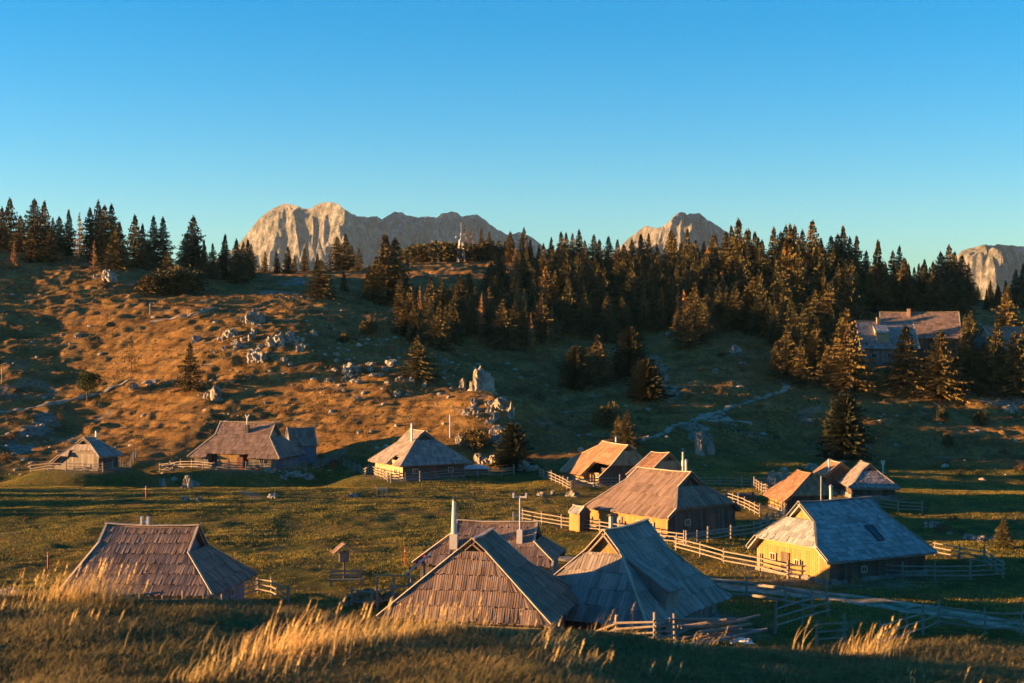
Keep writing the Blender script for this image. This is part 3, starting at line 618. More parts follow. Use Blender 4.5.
fence('heavy two rail fence between the dormered hut and the track', [(700,596),(746,600),(785,606),(812,612)], rails=2, h=1.3, bay=2.8, rw=.2)
fence('sunlit fence at the foot of the lower left hut', [(-25.0,90.2),(-22,89.8),(-18.2,89.4)], h=1.9, rails=3, bay=1.5, world=True)
fence('curving grey fence at the right corner of the lower left hut', [(224,606),(240,600),(258,594),(272,596),(288,604)])
fence('short fence by the rubble heap left of the nearest hut', [(352,606),(372,609),(392,604),(412,600)], rails=2, h=1.2)

# ------------------------------------------------------------------ rocks
def rockmesh(k, sx, sy, sz):
    import bmesh
    bm = bmesh.new(); bmesh.ops.create_icosphere(bm, subdivisions=4, radius=1)
    for v in bm.verts:
        p = v.co.normalized(); q = Vector((p.x*1.4+k*7.1, p.y*1.4-k*3.3, p.z*.8+k))
        d = .92 + .55*mn.noise(q) + .42*(.6-2*abs(mn.noise(Vector((p.x*2.6+k,p.y*2.6,p.z*1.1))))) + .16*mn.noise(p*5+Vector((k,0,0))) + .07*mn.noise(p*12)
        # blocky
        b_ = max(abs(p.x),abs(p.y),abs(p.z)); d *= .72+.28/b_
        v.co = Vector((p.x*sx, p.y*sy, p.z*sz))*d
        if v.co.z < -.25*sz: v.co.z = -.25*sz - (abs(v.co.z)-.25*sz)*.2
    me = bpy.data.meshes.new('rock'); bm.to_mesh(me); bm.free(); me.materials.append(M['rock'])
    me.polygons.foreach_set('use_smooth', [False]*len(me.polygons)); return me
RM = [rockmesh(k, 1, .8, random.choice([.9,1.1,1.3])) for k in range(9)]
RMe = []
for r_ in RM[:3]:
    q = r_.copy(); q.materials.clear(); q.materials.append(M['earth']); RMe.append(q)
def rock(px, py, w, h, label, group='grey limestone boulders on the slopes', earth=False):
    g = G(px, py)
    if not g: return
    d = g[1]; s = w/F*d/2*1.08; sz = h/F*d/1.45
    o = link('boulder' if not earth else 'earth_mound', random.choice(RMe if earth else RM), None, (g[0], g[1]+s*.5, g[2]-.02*sz), random.random()*6)
    o.scale = (s, s*.9, sz*random.uniform(.85,1.0)); tag(o, label, 'boulder' if not earth else 'mound', group); return o
K1='pale boulders crowning the orange knoll'; K2='boulders strewn down the knoll'; K3='stones lying on the near meadow'
K4='broken stones of the outcrop crowning the orange knoll'; K5='broken stones of the shaded rib below the rock tower'
for px,py,w,h,l,g_ in [
 (252,323,14,15,'tallest pale boulder of the cluster on top of the left knoll',K1),(246,322,8,9,'pale boulder at the left foot of the topmost knoll rocks',K1),(260,322,9,10,'pale boulder at the right foot of the topmost knoll rocks',K1),
 (231,337,13,14,'pale lit boulder lower left of the topmost knoll rocks',K1),(225,338,7,9,'small boulder leaning on the left side of the second knoll rock',K1),
 (276,344,13,12,'grey boulder right of the knoll cluster, shadow behind it',K1),(270,342,8,8,'small boulder touching the left of the grey knoll boulder',K1),(256,362,15,18,'upright grey boulder in the middle of the knoll',K1),
 (300,352,6,12,'slim upright lit stone right of the knoll',K1),(336,356,6,5,'small lit stone at the edge of the knoll shade',K2),(350,373,26,9,'broad flat grey slab on the shaded side of the knoll',K2),
 (214,400,16,18,'rounded boulder below the spruce on the left slope',K2),(207,399,7,10,'small boulder joined to the rounded one below the spruce',K2),(359,383,6,6,'small stone below the flat grey slab',K2),(391,366,15,7,'low grey stone right of the flat slab',K2),(377,377,17,4,'low pinkish sunlit stone beside the flat slab',K2),
 (225,350,8,5,'low stone left of the upright knoll boulder',K1),(243,341,7,5,'low stone between the two pale knoll boulders',K1),(358,401,6,6,'small lit stone low on the knoll',K2),(397,396,7,6,'small stone above the hut with hipped front',K2),
 (480,391,20,21,'largest grey rock tower on the shaded valley side',K2),(489,388,10,17,'right shoulder of the grey rock tower',K2),(462,389,6,16,'narrow upright rock left of the grey rock tower',K2),(501,409,18,14,'squat grey crag right below the rock tower',K2),(511,418,8,14,'crag on the shaded rib right of the rock tower',K2),
 (424,387,7,5,'small pale stone under the lit spruce',K2),(409,382,10,6,'low grey stone left of the lit spruce foot',K2),(393,366,9,5,'low stones above the lit spruce',K2),(473,414,18,7,'flat top rock of the last orange rib',K2),(461,445,9,12,'bright lit rock above the hipped hut',K2),(468,446,4,7,'small lit stone touching the bright rock above the hipped hut',K2),
 (494,442,6,9,'grey stone between the conifers right of the hipped hut',K2),(501,448,8,9,'grey stone below the squat crag',K2),(479,463,9,9,'grey stone behind the trailer',K2),(494,464,11,13,'blocky grey rock behind the trailer',K2),(486,464,8,9,'grey rock squeezed beside the blocky rock',K2),(525,470,18,13,'orange lit rock left of the fence by the russet hut',K2),(533,471,9,8,'grey rock right of the orange lit rock by the fence',K2),(482,448,5,7,'small grey upright stone on the lit rib foot',K2),
 (572,497,13,9,'yellow lit boulder on the meadow by the russet hut',K3),(553,495,5,5,'small white stone left of the yellow lit boulder',K3),(542,496,9,4,'low brown stone on the meadow near the fence corner',K3),
 (701,456,9,23,'left of two tall standing slabs in the dark valley',K2),(710,455,8,21,'right of two tall standing slabs in the dark valley',K2),(716,373,8,6,'grey stone high in the shaded valley',K2),(735,353,10,7,'grey boulder under the forest above the footpath',K2),(663,371,8,5,'upper stone of the rocky streak in the valley',K2),(667,381,7,6,'second stone of the rocky streak in the valley',K2),(664,388,7,5,'third stone of the rocky streak in the valley',K2),(668,396,6,4,'lowest stone of the rocky streak in the valley',K2),
 (776,485,14,17,'pale rounded boulder left of the orange roofed hut',K2),(785,484,9,13,'boulder touching the orange roofed hut from behind',K2),(811,470,14,8,'grey rock between the orange roofs',K2),(808,422,14,3,'flat outcrop left of the big lone spruce',K2),(832,420,3,3,'tiny white stone right of the flat outcrop',K2),
 (934,528,16,9,'grey boulder in the hollow behind the big grey roof',K3),(968,539,10,5,'left stone of the row beside the dark little spruce',K3),(980,541,13,6,'middle stone of the row beside the dark little spruce',K3),(992,541,9,5,'right stone of the row beside the dark little spruce',K3),(950,534,6,3,'flat stone between the hollow boulder and the stone row',K3),
 (107,281,15,15,'grey boulder under the larch on the left crest',K2),(96,279,6,5,'small stone beside the crest boulder',K2),(146,289,4,6,'small white stone near the dark bush',K2),(78,338,9,5,'grey stone in the shade streaks of the left slope',K2),(133,389,7,7,'pale stone below the sparse spruce',K2),(152,384,14,5,'low dark ledge right of the sparse spruce',K2),(78,385,5,3,'small stone left of the round pine',K2),
 (162,487,6,12,'upright blue grey stone on the left meadow',K3),(187,488,9,13,'taller grey rock on the left meadow',K3),(195,487,7,8,'low grey rock beside the taller meadow rock',K3),(185,501,7,6,'left of two low pale stones on the left meadow',K3),(198,501,9,6,'right of two low pale stones on the left meadow',K3),
 (272,498,11,6,'flat blue grey stone on the centre left meadow',K3),(283,479,8,4,'low stone behind the flat meadow stone',K3),(308,479,10,7,'grey stone near the fence right of the broad hut',K3),(295,477,16,5,'low brown rock near the fence right of the broad hut',K3),(352,497,11,5,'pale flat stone left of the cattle trough',K3),
 (8,597,20,9,'low rock at the left edge beyond the near grass',K3),(812,582,7,5,'flat stone under the long fence',K3),(742,364,5,3,'small stone on the upper valley pasture',K2),(585,480,5,3,'stone by the russet hut fence',K3),
 (1012,412,12,8,'reddish lit rock near the right edge of the slope',K2),(884,415,3,3,'tiny pale stone on the right pasture',K2),(974,430,4,2,'small pale stone near the right bush',K2)]:
    rock(px,py,w,h,l,g_)
rq = random.Random(12)
for k in range(26):
    rock(rq.gauss(256,24), rq.gauss(338,12), rq.uniform(5,11), rq.uniform(4,9), 'broken pale stone among the outcrop crowning the orange knoll', K4)
for k in range(22):
    t_ = rq.random(); rock(478+t_*34+rq.gauss(0,7), 392+t_*64+rq.gauss(0,5), rq.uniform(5,11), rq.uniform(5,10), 'broken grey stone along the rib below the rock tower', K5)
for k in range(10):
    rock(rq.gauss(350,28), rq.gauss(376,9), rq.uniform(5,10), rq.uniform(3,6), 'low broken stone around the broad flat grey slab', 'broken stones around the flat slab')
for px,py,w,h,l in [(843,583,8,6,'reddish mound in front of the fence of the big grey roofed hut'),(855,584,12,8,'dark rusty mound right of the reddish mound'),(365,606,34,22,'orange rubble heap left of the nearest hut'),(385,603,22,14,'right half of the rubble heap by the leaning boards'),(262,470,10,3,'low brown turf hump by the broad hut fence')]:
    rock(px,py,w,h,l,'earth and rubble mounds',True)

# ------------------------------------------------------------------ trees
def leafquad(vs, fs, c, d, n, L, w):
    sd = d.cross(n).normalized()*w/2; i = len(vs)
    vs += [tuple(c-sd*.25), tuple(c+d*L*.45-sd), tuple(c+d*L), tuple(c+d*L*.45+sd)]; fs.append((i,i+1,i+2,i+3))
def spruce(seed, hgt=12, rad=2.3, whorls=34, nb=9, bare=.05, gap=.08, mat='spruce', dens=1.35, droop=.45, lenf=1.5, shape=.85):
    rr = random.Random(seed); vs = []; fs = []
    for i in range(whorls):
        t = bare+(1-bare)*(i/whorls)**.95; z = hgt*t
        rmax = rad*((1-t)**(shape+.12))*(1+.12*math.sin(i*1.7+seed))+.04; lop = rr.random()*6.28
        for k in range(nb):
            if rr.random() < gap: continue
            az = k*2*math.pi/nb + i*.9 + rr.uniform(-.3,.3); L = rmax*rr.uniform(.62,1.12)*(1+.14*math.cos(az-lop))*lenf
            out = Vector((math.cos(az), math.sin(az), 0)); n = max(2, int(L/.34*dens)); tilt = droop*(1-t)-.25*t*1.2
            p = Vector((0,0,z+rr.uniform(-.15,.15)))
            for j in range(n):
                f = (j+.6)/n; c = p + out*(L*f) + Vector((0,0,-tilt*L*f*(.6+.5*f)+.12*L*f*f*f))
                for sdn in (-1, 1):
                    a2 = az+sdn*rr.uniform(.5,1.0); d = Vector((math.cos(a2), math.sin(a2), -rr.uniform(.1,.55))).normalized()
                    leafquad(vs, fs, c, d, Vector((rr.uniform(-.3,.3),rr.uniform(-.3,.3),1)), rr.uniform(.4,.68)*(1.1-f*.35)*(1.05-.55*t), rr.uniform(.17,.3)*(1.05-.5*t))
                if rr.random() < .7: leafquad(vs, fs, c, Vector((out.x*.35,out.y*.35,-1)).normalized(), Vector((out.y,-out.x,0)), rr.uniform(.35,.6), .3)
                if j == n-1: leafquad(vs, fs, c, Vector((out.x,out.y,-.1)), Vector((0,0,1)), .5*(1.05-.7*t), .22)
    for k in range(8):
        a2 = k*.8; leafquad(vs, fs, Vector((0,0,hgt-.6+.06*k)), Vector((math.cos(a2)*.35,math.sin(a2)*.35,.9)).normalized(), Vector((math.sin(a2),-math.cos(a2),0)), .5, .16)
    me = bpy.data.meshes.new('crown'); me.from_pydata(vs, [], fs); me.materials.append(M[mat]); return me
def trunkmesh(hgt, r, mat='bark', limbs=0, seed=1):
    mb = MB(); rr = random.Random(seed); mb.tube((0,0,-.8),(0,0,hgt*.5),r,r*.6,8); mb.tube((0,0,hgt*.5),(0,0,hgt*.96),r*.6,.03,6)
    for i in range(limbs):
        t = rr.uniform(.2,.9); a = rr.random()*6.28; L = (1-t)*2.4+.2; mb.tube((0,0,hgt*t),(math.cos(a)*L,math.sin(a)*L,hgt*t+rr.uniform(-.2,.5)),.05,.015,4)
    return mb.mesh('trunk', M[mat])
KIND = {
 'spruce': [(spruce(s, whorls=34+s%3*3, rad=[2.2,2.6,1.9,2.4,2.9,2.1][s%6], gap=[.1,.18,.1,.22,.12,.15][s%6], shape=[.85,.95,.75,.9,.8,1.0][s%6], droop=[.45,.3,.55,.4,.5,.35][s%6]), trunkmesh(12,.2,limbs=16,seed=s)) for s in range(6)],
 'larch': [(spruce(20+s, rad=1.9, whorls=26, nb=7, gap=.35, mat='larch', dens=.75, droop=.1, lenf=1.2), trunkmesh(12,.17,limbs=34,seed=30+s)) for s in range(2)],
 'sparse': [(spruce(40+s, rad=1.9, whorls=20, nb=6, gap=.35, bare=.25, dens=.8, droop=.3), trunkmesh(12,.15,limbs=22,seed=50+s)) for s in range(2)],
 'column': [(spruce(60, rad=3.1, whorls=54, nb=14, gap=.03, bare=.02, droop=.35, shape=.36, dens=1.5, mat='darkspruce'), trunkmesh(12,.25,limbs=8,seed=60))]}
def blob(seed, rx, rz, n, mat, lump=7, leaf=.34, stem=0):
    rr = random.Random(seed); vs = []; fs = []; lumps = []
    for k in range(lump):
        a = rr.random()*6.28; q = rr.uniform(.2,.75); lumps.append((Vector((math.cos(a)*rx*q, math.sin(a)*rx*q, stem+rz*rr.uniform(.25,.8))), rr.uniform(.35,.6)*min(rx,rz)))
    for i in range(n):
        c, r_ = rr.choice(lumps); d = Vector((rr.gauss(0,1),rr.gauss(0,1),rr.gauss(0,1))).normalized(); p = c + d*r_*rr.uniform(.6,1.05)*Vector((1.15,1.15,.9)).length/1.9
        if p.z < .02: continue
        dd = (d+Vector((rr.uniform(-.6,.6),rr.uniform(-.6,.6),rr.uniform(-.1,.9)))).normalized(); leafquad(vs, fs, p, dd, Vector((rr.uniform(-1,1),rr.uniform(-1,1),rr.uniform(-1,1))), leaf*rr.uniform(.7,1.3), leaf*.45)
    me = bpy.data.meshes.new('crown'); me.from_pydata(vs, [], fs); me.materials.append(M[mat])
    t = MB()
    for c, r_ in lumps[:6]:
        t.tube((0,0,-.4),(c.x*.4,c.y*.4,c.z*.6),.07,.05,5); t.tube((c.x*.4,c.y*.4,c.z*.6),tuple(c),.05,.02,5)
    return me, t.mesh('trunk', M['bark'])
KIND['roundpine'] = [(blob(3, 3.4, 6.5, 4200, 'pine', 16, .5, 3.2)[0], trunkmesh(8,.2,limbs=10,seed=3))]
KIND['bush'] = [blob(70+s, 2.2, 2.4, 2200, 'spruce', 8, .38) for s in range(2)]
KIND['shrub'] = [blob(80+s, 1.1, 1.2, 420, 'shrub', 6, .22) for s in range(2)]
REF = {'spruce':12.3,'larch':12.3,'sparse':12.3,'column':12.3,'roundpine':10.5,'bush':2.6,'shrub':1.4}
tree_xy = []
CAT = {'spruce':'spruce','larch':'larch','sparse':'spruce','column':'spruce','roundpine':'pine','bush':'dwarf pine','shrub':'shrub'}
def tree_at(x, y, h, kind, label, group=None, wf=1.0, zoff=-.1):
    z = H1(x, y)+zoff; me = random.choice(KIND[kind]); s = h/REF[kind]
    nm = {'spruce':'spruce_tree','larch':'larch_tree','sparse':'spruce_tree','column':'spruce_tree','roundpine':'pine_tree','bush':'dwarf_pine','shrub':'shrub'}[kind]
    wf *= 1.2 if kind in ('spruce','column') else 1.0
    r = empty(nm, (x,y,z), random.random()*6.28); r.scale = (s*wf*random.uniform(.92,1.08), s*wf, s)
    r.rotation_euler[0] = random.uniform(-.03,.03); tag(r, label, CAT[kind], group)
    if not hasattr(me[0], 'name'): me = me
    link('crown', me[0], r); link('trunk', me[1], r); tree_xy.append((x,y)); return r
def tree(px, ptop, base, kind, label, group=None, wf=1.0):
    """base > 200 with base > ptop and < 700: pixel row of the foot when given as ('b', row), else distance"""
    if isinstance(base, tuple):
        g = G(px, base[1]); 
        if not g: return
        x, y = g[0], g[1]
    else: y = base; x = (px-512)/F*y
    h = (341.5-ptop)/F*y - H1(x,y)
    if h < .6: h = .8
    return tree_at(x, y, h, kind, label, group, wf)
B = lambda r: ('b', r)
num = ['first','second','third','fourth','fifth','sixth','seventh','eighth','ninth','tenth','eleventh','twelfth','thirteenth','fourteenth','fifteenth','sixteenth','seventeenth','eighteenth','nineteenth','twentieth','twenty-first','twenty-second','twenty-third','twenty-fourth','twenty-fifth','twenty-sixth','twenty-seventh','twenty-eighth','twenty-ninth','thirtieth','thirty-first','thirty-second','thirty-third','thirty-fourth','thirty-fifth','thirty-sixth','thirty-seventh','thirty-eighth','thirty-ninth','fortieth']
def skyline(lst, d, place, group):
    for k, t in enumerate(sorted(lst)):
        px, top = t[0], t[1]; kd = t[2] if len(t) > 2 else 'spruce'; dd = t[3] if len(t) > 3 else d+random.uniform(-6,14)
        tree(px, top, dd, kd, '%s tree top from left %s, a %s' % (num[k], place, 'bare russet larch' if kd=='larch' else 'dark spruce'), group, random.uniform(.85,1.1))
skyline([(1,205),(9,196),(20,214),(34,197),(43,199),(52,216),(60,215),(69,208),(79,211,'larch'),(90,206),(98,198),(104,203),(112,202),(120,220),(135,213),(143,222),(154,214),(163,215),(193,214),(186,232),(204,238),(213,242),(225,233),(237,237),(243,240),(249,238)], 345, 'on the left hill crest', 'spruces along the left hill crest')
skyline([(251,243),(265,250),(277,250),(288,245),(294,254),(305,247),(317,252),(338,235),(346,232),(352,244),(359,247),(407,253),(412,262)], 385, 'in front of the sunlit massif', 'spruces in front of the massif')
skyline([(481,227,'spruce',395),(489,230,'spruce',396),(465,224,'larch',402),(471,227,'larch',404),(509,232),(511,230),(524,226),(530,238),(539,244),(551,236),(561,230),(566,231),(572,232),(579,228),(585,239),(593,233),(600,238),(609,235),(617,238),(624,243),(632,237),(641,232),(649,232),(657,242),(670,228),(681,240),(688,227),(696,238),(704,240)], 392, 'between the massif and the pale summit', 'spruces on the middle skyline')
skyline([(713,232),(726,230),(732,224),(739,216),(746,228),(749,227),(755,230),(763,238),(774,225),(781,230),(786,223),(791,222),(795,223),(802,228),(811,218),(821,237),(832,234),(838,232),(843,224),(850,235),(857,234),(866,249),(876,257)], 372, 'right of the pale summit', 'spruces on the right skyline')
skyline([(883,261),(893,249),(899,244),(905,257),(914,266),(924,258),(933,260),(942,250),(949,243),(956,250),(962,253),(968,262),(978,285),(990,279),(999,284),(1006,279),(1016,268),(1023,262)], 368, 'above the farmhouse roofs', 'spruces above the farmhouses')
S = 'spruce'
for a in [
 (32,228,B(262),S,'sunlit spruce at the left front of the crest trees',1.3),(115,222,B(268),S,'tall sunlit spruce at the front of the crest group above the boulder',1.2),(104,232,B(266),S,'brownish spruce left of the tall sunlit crest spruce',1.1),(94,240,B(272),'larch','russet larch left of the crest boulder',1.1),(50,228,B(262),S,'lit spruce between the left crest groups',1.2),(168,250,B(282),S,'dark green spruce behind the bush on the crest',1.5),(195,236,B(278),S,'half lit spruce in front of the pointed crest spruce',1.2),(14,240,B(268),'larch','russet larch at the far left of the crest',1.4),(180,262,B(285),S,'dark spruce right of the bush on the crest',1.4),(222,250,B(276),S,'low dark spruce right of the pointed crest spruce',1.3),(150,240,B(268),S,'dark spruce left of the crest bush',1.2),
 (321,258,B(297),S,'dark lone spruce left of the bare saddle road',1.4),(385,232,B(302),S,'tallest dark spruce of the clump in front of the massif shade',1.35),(395,236,B(303),S,'right twin of the tallest dark spruce clump',1.2),(376,255,B(300),S,'left shoulder spruce of the dark clump',1.2),(344,270,B(291),S,'small dark spruce left of the dark clump',1.0),(381,292,B(304),S,'tiny lit spruce at the foot of the dark clump',1.0),
 (401,274,B(318),S,'sunlit spruce at the left of the orange group',1.15),(410,286,B(336),S,'tallest sunlit spruce in the centre of the orange group',1.3),(419,284,B(318),'larch','orange larch behind the sunlit group',.9),(405,300,B(334),S,'lower sunlit spruce left of the orange group',1.3),(431,274,B(320),S,'dark spruce right behind the orange larch',1.0),(442,277,B(322),S,'dark spruce second behind the orange larch',1.0),(439,300,B(350),S,'half lit spruce right of the orange group',1.3),
 (418,334,B(378),S,'bushy orange lit spruce alone on the knoll side',1.5),(190,341,B(390),S,'dark lopsided spruce on the orange left slope',1.3),(131,334,B(371),'sparse','sparse high crowned spruce on the orange left slope',1.6),(87,369,B(403),'roundpine','round crowned pine on the orange left slope',1.1),(366,319,B(334),'bush','small olive bush behind the knoll',.8),(342,334,B(343),'bush','dark low bush behind the knoll',1.2),(140,393,B(407),'sparse','thin dead little spruce below the pale stone',1.0),
 (476,408,B(446),'sparse','thin sunlit spruce on the last orange rib',1.0),(473,430,B(449),'bush','small green bush at the foot of the thin sunlit spruce',1.0),(513,421,B(467),'column','dense dark spruce right of the trailer with a lit tip',1.1),
 (576,344,B(388),'column','dark spruce left of the two in the valley mouth',1.0),(598,334,B(383),S,'dark spruce beside the valley mouth',1.5),(588,346,B(386),S,'dark spruce between the valley mouth pair',1.3),(630,324,B(376),'column','broad dark spruce at the valley mouth',1.0),(646,357,B(398),'column','lowest dark rounded spruce at the valley mouth',1.35),(604,405,B(427),'bush','dark little round tree above the russet hut',.75),(627,409,B(445),S,'dark spruce right behind the russet hut',1.4),(618,412,B(440),S,'dim small spruce behind the russet hut',1.0),
 (504,297,B(350),S,'dark spruce with lit top left of the pale birch',1.1),(524,297,B(345),S,'lit topped spruce above the dark hollow',1.1),(532,312,B(352),'larch','pale yellow larch below the lit topped spruce',.9),(594,328,B(352),S,'small spruce with a bright orange tip',.9),
 (673,231,B(300),S,'tall sunlit spruce under the pale summit',1.0),(708,246,375,'larch','wide orange larch on the skyline beside the pale summit',2.0),(722,270,B(316),'larch','orange larch below the skyline left of the bright spruces',1.2),(726,297,B(322),S,'bright little spruce below the orange larch',1.2),(754,275,B(328),S,'bright triangular spruce at the forest edge',1.5),(744,254,B(310),S,'sunlit spruce above the bright triangular one',1.3),(660,263,B(312),S,'half lit spruce left of the tall sunlit one',1.0),
 (789,234,B(312),S,'tall sunlit spruce at the left of the right forest',1.3),(800,247,B(318),S,'slim sunlit spruce right of the tall sunlit one',1.1),(824,247,B(312),S,'brown lit spruce in the right forest',1.1),(845,257,B(318),S,'sunlit spruce above the farmhouse wing',1.2),(838,262,B(322),S,'left neighbour of the sunlit spruce above the farmhouse wing',1.0),(766,265,B(320),S,'sunlit spruce at the left edge of the right forest',1.2),(777,280,B(335),S,'sunlit spruce low in the right forest',1.3),(806,308,B(352),S,'lit spruce on the right forest slope',1.3),(815,288,B(345),S,'lit spruce above the one on the right forest slope',1.2),(830,281,B(340),S,'lit spruce left of the farmhouse wing',1.2),
 (849,306,B(392),S,'tall spruce with lit left edge beside the farmhouse wing',1.35),(839,326,B(390),S,'dark spruce at the left foot of the farmhouse',1.3),(817,316,B(380),S,'spruce with lit top left of the farmhouse',1.4),(789,322,B(378),S,'small topped spruce at the lower left of the right forest',1.3),(802,338,B(384),S,'dark spruce at the bottom of the right forest',1.4),(826,345,B(388),S,'dark spruce at the bottom edge beside the farmhouse',1.3),(776,340,B(375),S,'dark spruce at the lower left corner of the right forest',1.2),
 (905,323,B(388),S,'orange lit spruce in front of the farmhouse wing',1.5),(940,328,B(398),S,'brightest orange spruce in front of the farmhouse',1.45),(969,329,B(390),S,'spruce with lit tip right of the farmhouse',1.6),(997,318,B(385),S,'lit spruce at the right before the edge building',1.3),(1007,284,B(352),S,'tall lit spruce at the right edge',1.3),(984,340,B(392),S,'dark spruce between the two lit ones at right',1.5),(1015,330,B(395),S,'dark spruce at the lower right edge of the wood',1.5),(955,355,B(390),S,'dark low spruce behind the brightest orange spruce',1.4),(922,352,B(385),S,'dark low spruce between the two orange spruces',1.3),
 (878,238,B(312),S,'sunlit rounded spruce above the farmhouse ridge',1.0),(905,256,B(312),S,'sunlit spruce above the middle of the farmhouse ridge',1.2),(935,262,B(312),S,'sunlit spruce above the right of the farmhouse ridge',1.2),(957,262,B(315),S,'brown lit spruce above the right end of the farmhouse',1.1),
 (845,391,B(457),'column','big lone dark spruce with a lit tip on the right pasture',1.0),(1004,516,B(548),S,'little dark spruce by the stone row at right',1.2),(947,433,B(447),'bush','small dark bush on the right pasture',.6),(980,411,B(425),'bush','dark bush near the right edge of the pasture',.7),(944,409,B(419),'bush','low round bush on the upper right pasture',.9),(960,470,B(476),'shrub','tiny shrub on the lower right pasture',1.0),(720,352,B(357),'bush','low olive bush below the forest edge',1.0),
 (168,268,B(293),'bush','wide olive dwarf pine on the left crest',1.7),(157,276,B(293),'bush','olive dwarf pine at the left of the crest bush',1.4),(180,272,B(295),'bush','dark dwarf pine at the right of the crest bush',1.4),
 (432,243,405,'bush','dark dwarf pine left of the white pylon on the skyline',1.8),(445,244,405,'bush','olive dwarf pine beside the white pylon',1.6),(420,247,406,'bush','dwarf pine at the left end of the pylon thicket',1.5),(477,243,400,'bush','dark dwarf pine right of the white pylon',1.8)]:
    tree(*a[:5], group=None, wf=a[5])
for px, py in [(30,262),(55,264),(75,264),(12,285),(84,262),(125,262),(330,330),(560,425),(540,400),(585,432),(640,420),(548,430),(572,418),(760,408),(775,440),(690,398),(820,480),(870,440),(955,520),(940,532),(962,535),(1020,470),(1005,455),(520,395),(450,372),(435,350),(330,395),(300,392),(285,415),(390,352),(230,430),(250,440),(170,430),(60,420),(12,440),(5,460),(16,425),(590,392),(610,398),(560,395),(545,370),(700,372),(680,360),(758,350),(742,372)]:
    g = G(px, py)
    if g: tree_at(g[0], g[1], random.uniform(.6,1.3), 'shrub', 'low scrubby shrub dotted on the rough pasture', 'low shrubs dotted over the slopes', random.uniform(.8,1.5))
# woodland fill behind the named trees
SKY = [(360,262),(400,262),(430,285),(470,265),(500,245),(524,240),(560,240),(600,245),(640,242),(690,240),(740,228),(800,232),(850,236),(870,258),(900,258),(950,256),(980,285),(1030,275)]
WOOD = []
def fill(n, poly, label, group, hmin, hmax, kinds=('spruce',), sp=2.4, seed=1, mass=False):
    rr = random.Random(seed); ok = 0; tries = 0
    xsp = [p[0] for p in poly]; ysp = [p[1] for p in poly]
    def inside(x, y):
        c = False; j = len(poly)-1
        for i in range(len(poly)):
            if (poly[i][1] > y) != (poly[j][1] > y) and x < (poly[j][0]-poly[i][0])*(y-poly[i][1])/(poly[j][1]-poly[i][1])+poly[i][0]: c = not c
            j = i
        return c
    while ok < n and tries < n*30:
        tries += 1; px = rr.uniform(min(xsp),max(xsp)); py = rr.uniform(min(ysp),max(ysp))
        if not inside(px, py): continue
        g = G(px, py, 150)
        if not g or any((g[0]-a)**2+(g[1]-b)**2 < sp*sp for a, b in tree_xy): continue
        h = rr.uniform(hmin,hmax); sk_ = np.interp(px, [s[0] for s in SKY],[s[1] for s in SKY])+rr.uniform(2,14)
        hm = (341.5-sk_)/F*g[1]-g[2]
        if hm < 3: continue
        if mass: WOOD.append((g[0],g[1],g[2]-.1,min(h,hm),rr.uniform(.9,1.25),rr.random()*6.28,rr.randrange(6))); tree_xy.append((g[0],g[1]))
        else:
            kd = rr.choice(kinds); lb = label.replace('dark spruce','rusty larch').replace('dim spruce','rusty larch') if kd == 'larch' else label
            tree_at(g[0], g[1], min(h,hm), kd, lb, group, rr.uniform(.85,1.3))
        ok += 1
fill(9, [(362,272),(398,268),(405,300),(370,306)], 'dark spruce inside the clump before the massif', 'clump of spruces before the massif', 8, 13, seed=21)
fill(10, [(395,305),(450,300),(455,345),(405,340)], 'dark spruce inside the group with orange larch', 'group of spruces round the orange larch', 6, 11, ('spruce','spruce','larch'), seed=22)
fill(26, [(500,262),(560,262),(560,300),(540,330),(490,320),(480,290)], 'dark spruce of the wood right of the white pylon', 'spruces right of the pylon', 8, 14, ('spruce','spruce','spruce','larch'), seed=2)
fill(62, [(560,262),(700,262),(720,300),(660,335),(600,348),(555,335)], 'dark spruce inside the dense wood on the middle ridge', 'dense wood on the middle ridge', 9, 15, seed=3, mass=True)
fill(14, [(480,330),(560,330),(560,358),(520,362),(480,350)], 'dim spruce at the lower edge of the middle wood', 'lower edge of the middle wood', 6, 11, ('spruce','spruce','larch'), seed=4)
fill(14, [(415,315),(470,300),(480,330),(450,338),(420,330)], 'dim spruce in the hollow below the white pylon', 'spruces below the pylon', 6, 11, seed=5)
fill(22, [(640,300),(700,300),(720,325),(700,350),(650,345)], 'dim spruce on the lower flank of the middle wood', 'lower flank of the middle wood', 6, 12, ('spruce','spruce','spruce','larch'), seed=6)
fill(60, [(700,275),(880,270),(878,305),(860,330),(850,372),(775,370),(750,335),(720,335)], 'dark spruce inside the dense wood left of the farmhouses', 'dense wood left of the farmhouses', 9, 15, seed=7, mass=True)
fill(36, [(860,285),(1030,290),(1030,312),(860,308)], 'dark spruce in the wood behind the farmhouses', 'wood behind the farmhouses', 9, 15, seed=8, mass=True)
fill(14, [(955,350),(1030,345),(1030,392),(975,392)], 'dark spruce in the wood at the right edge below the farm', 'wood at the right edge below the farm', 6, 10, seed=9)
fill(26, [(0,258),(130,262),(130,272),(100,262),(0,268)], 'shaded spruce low in the thicket on the left crest', 'thicket on the left crest', 4, 8, seed=10, mass=True)
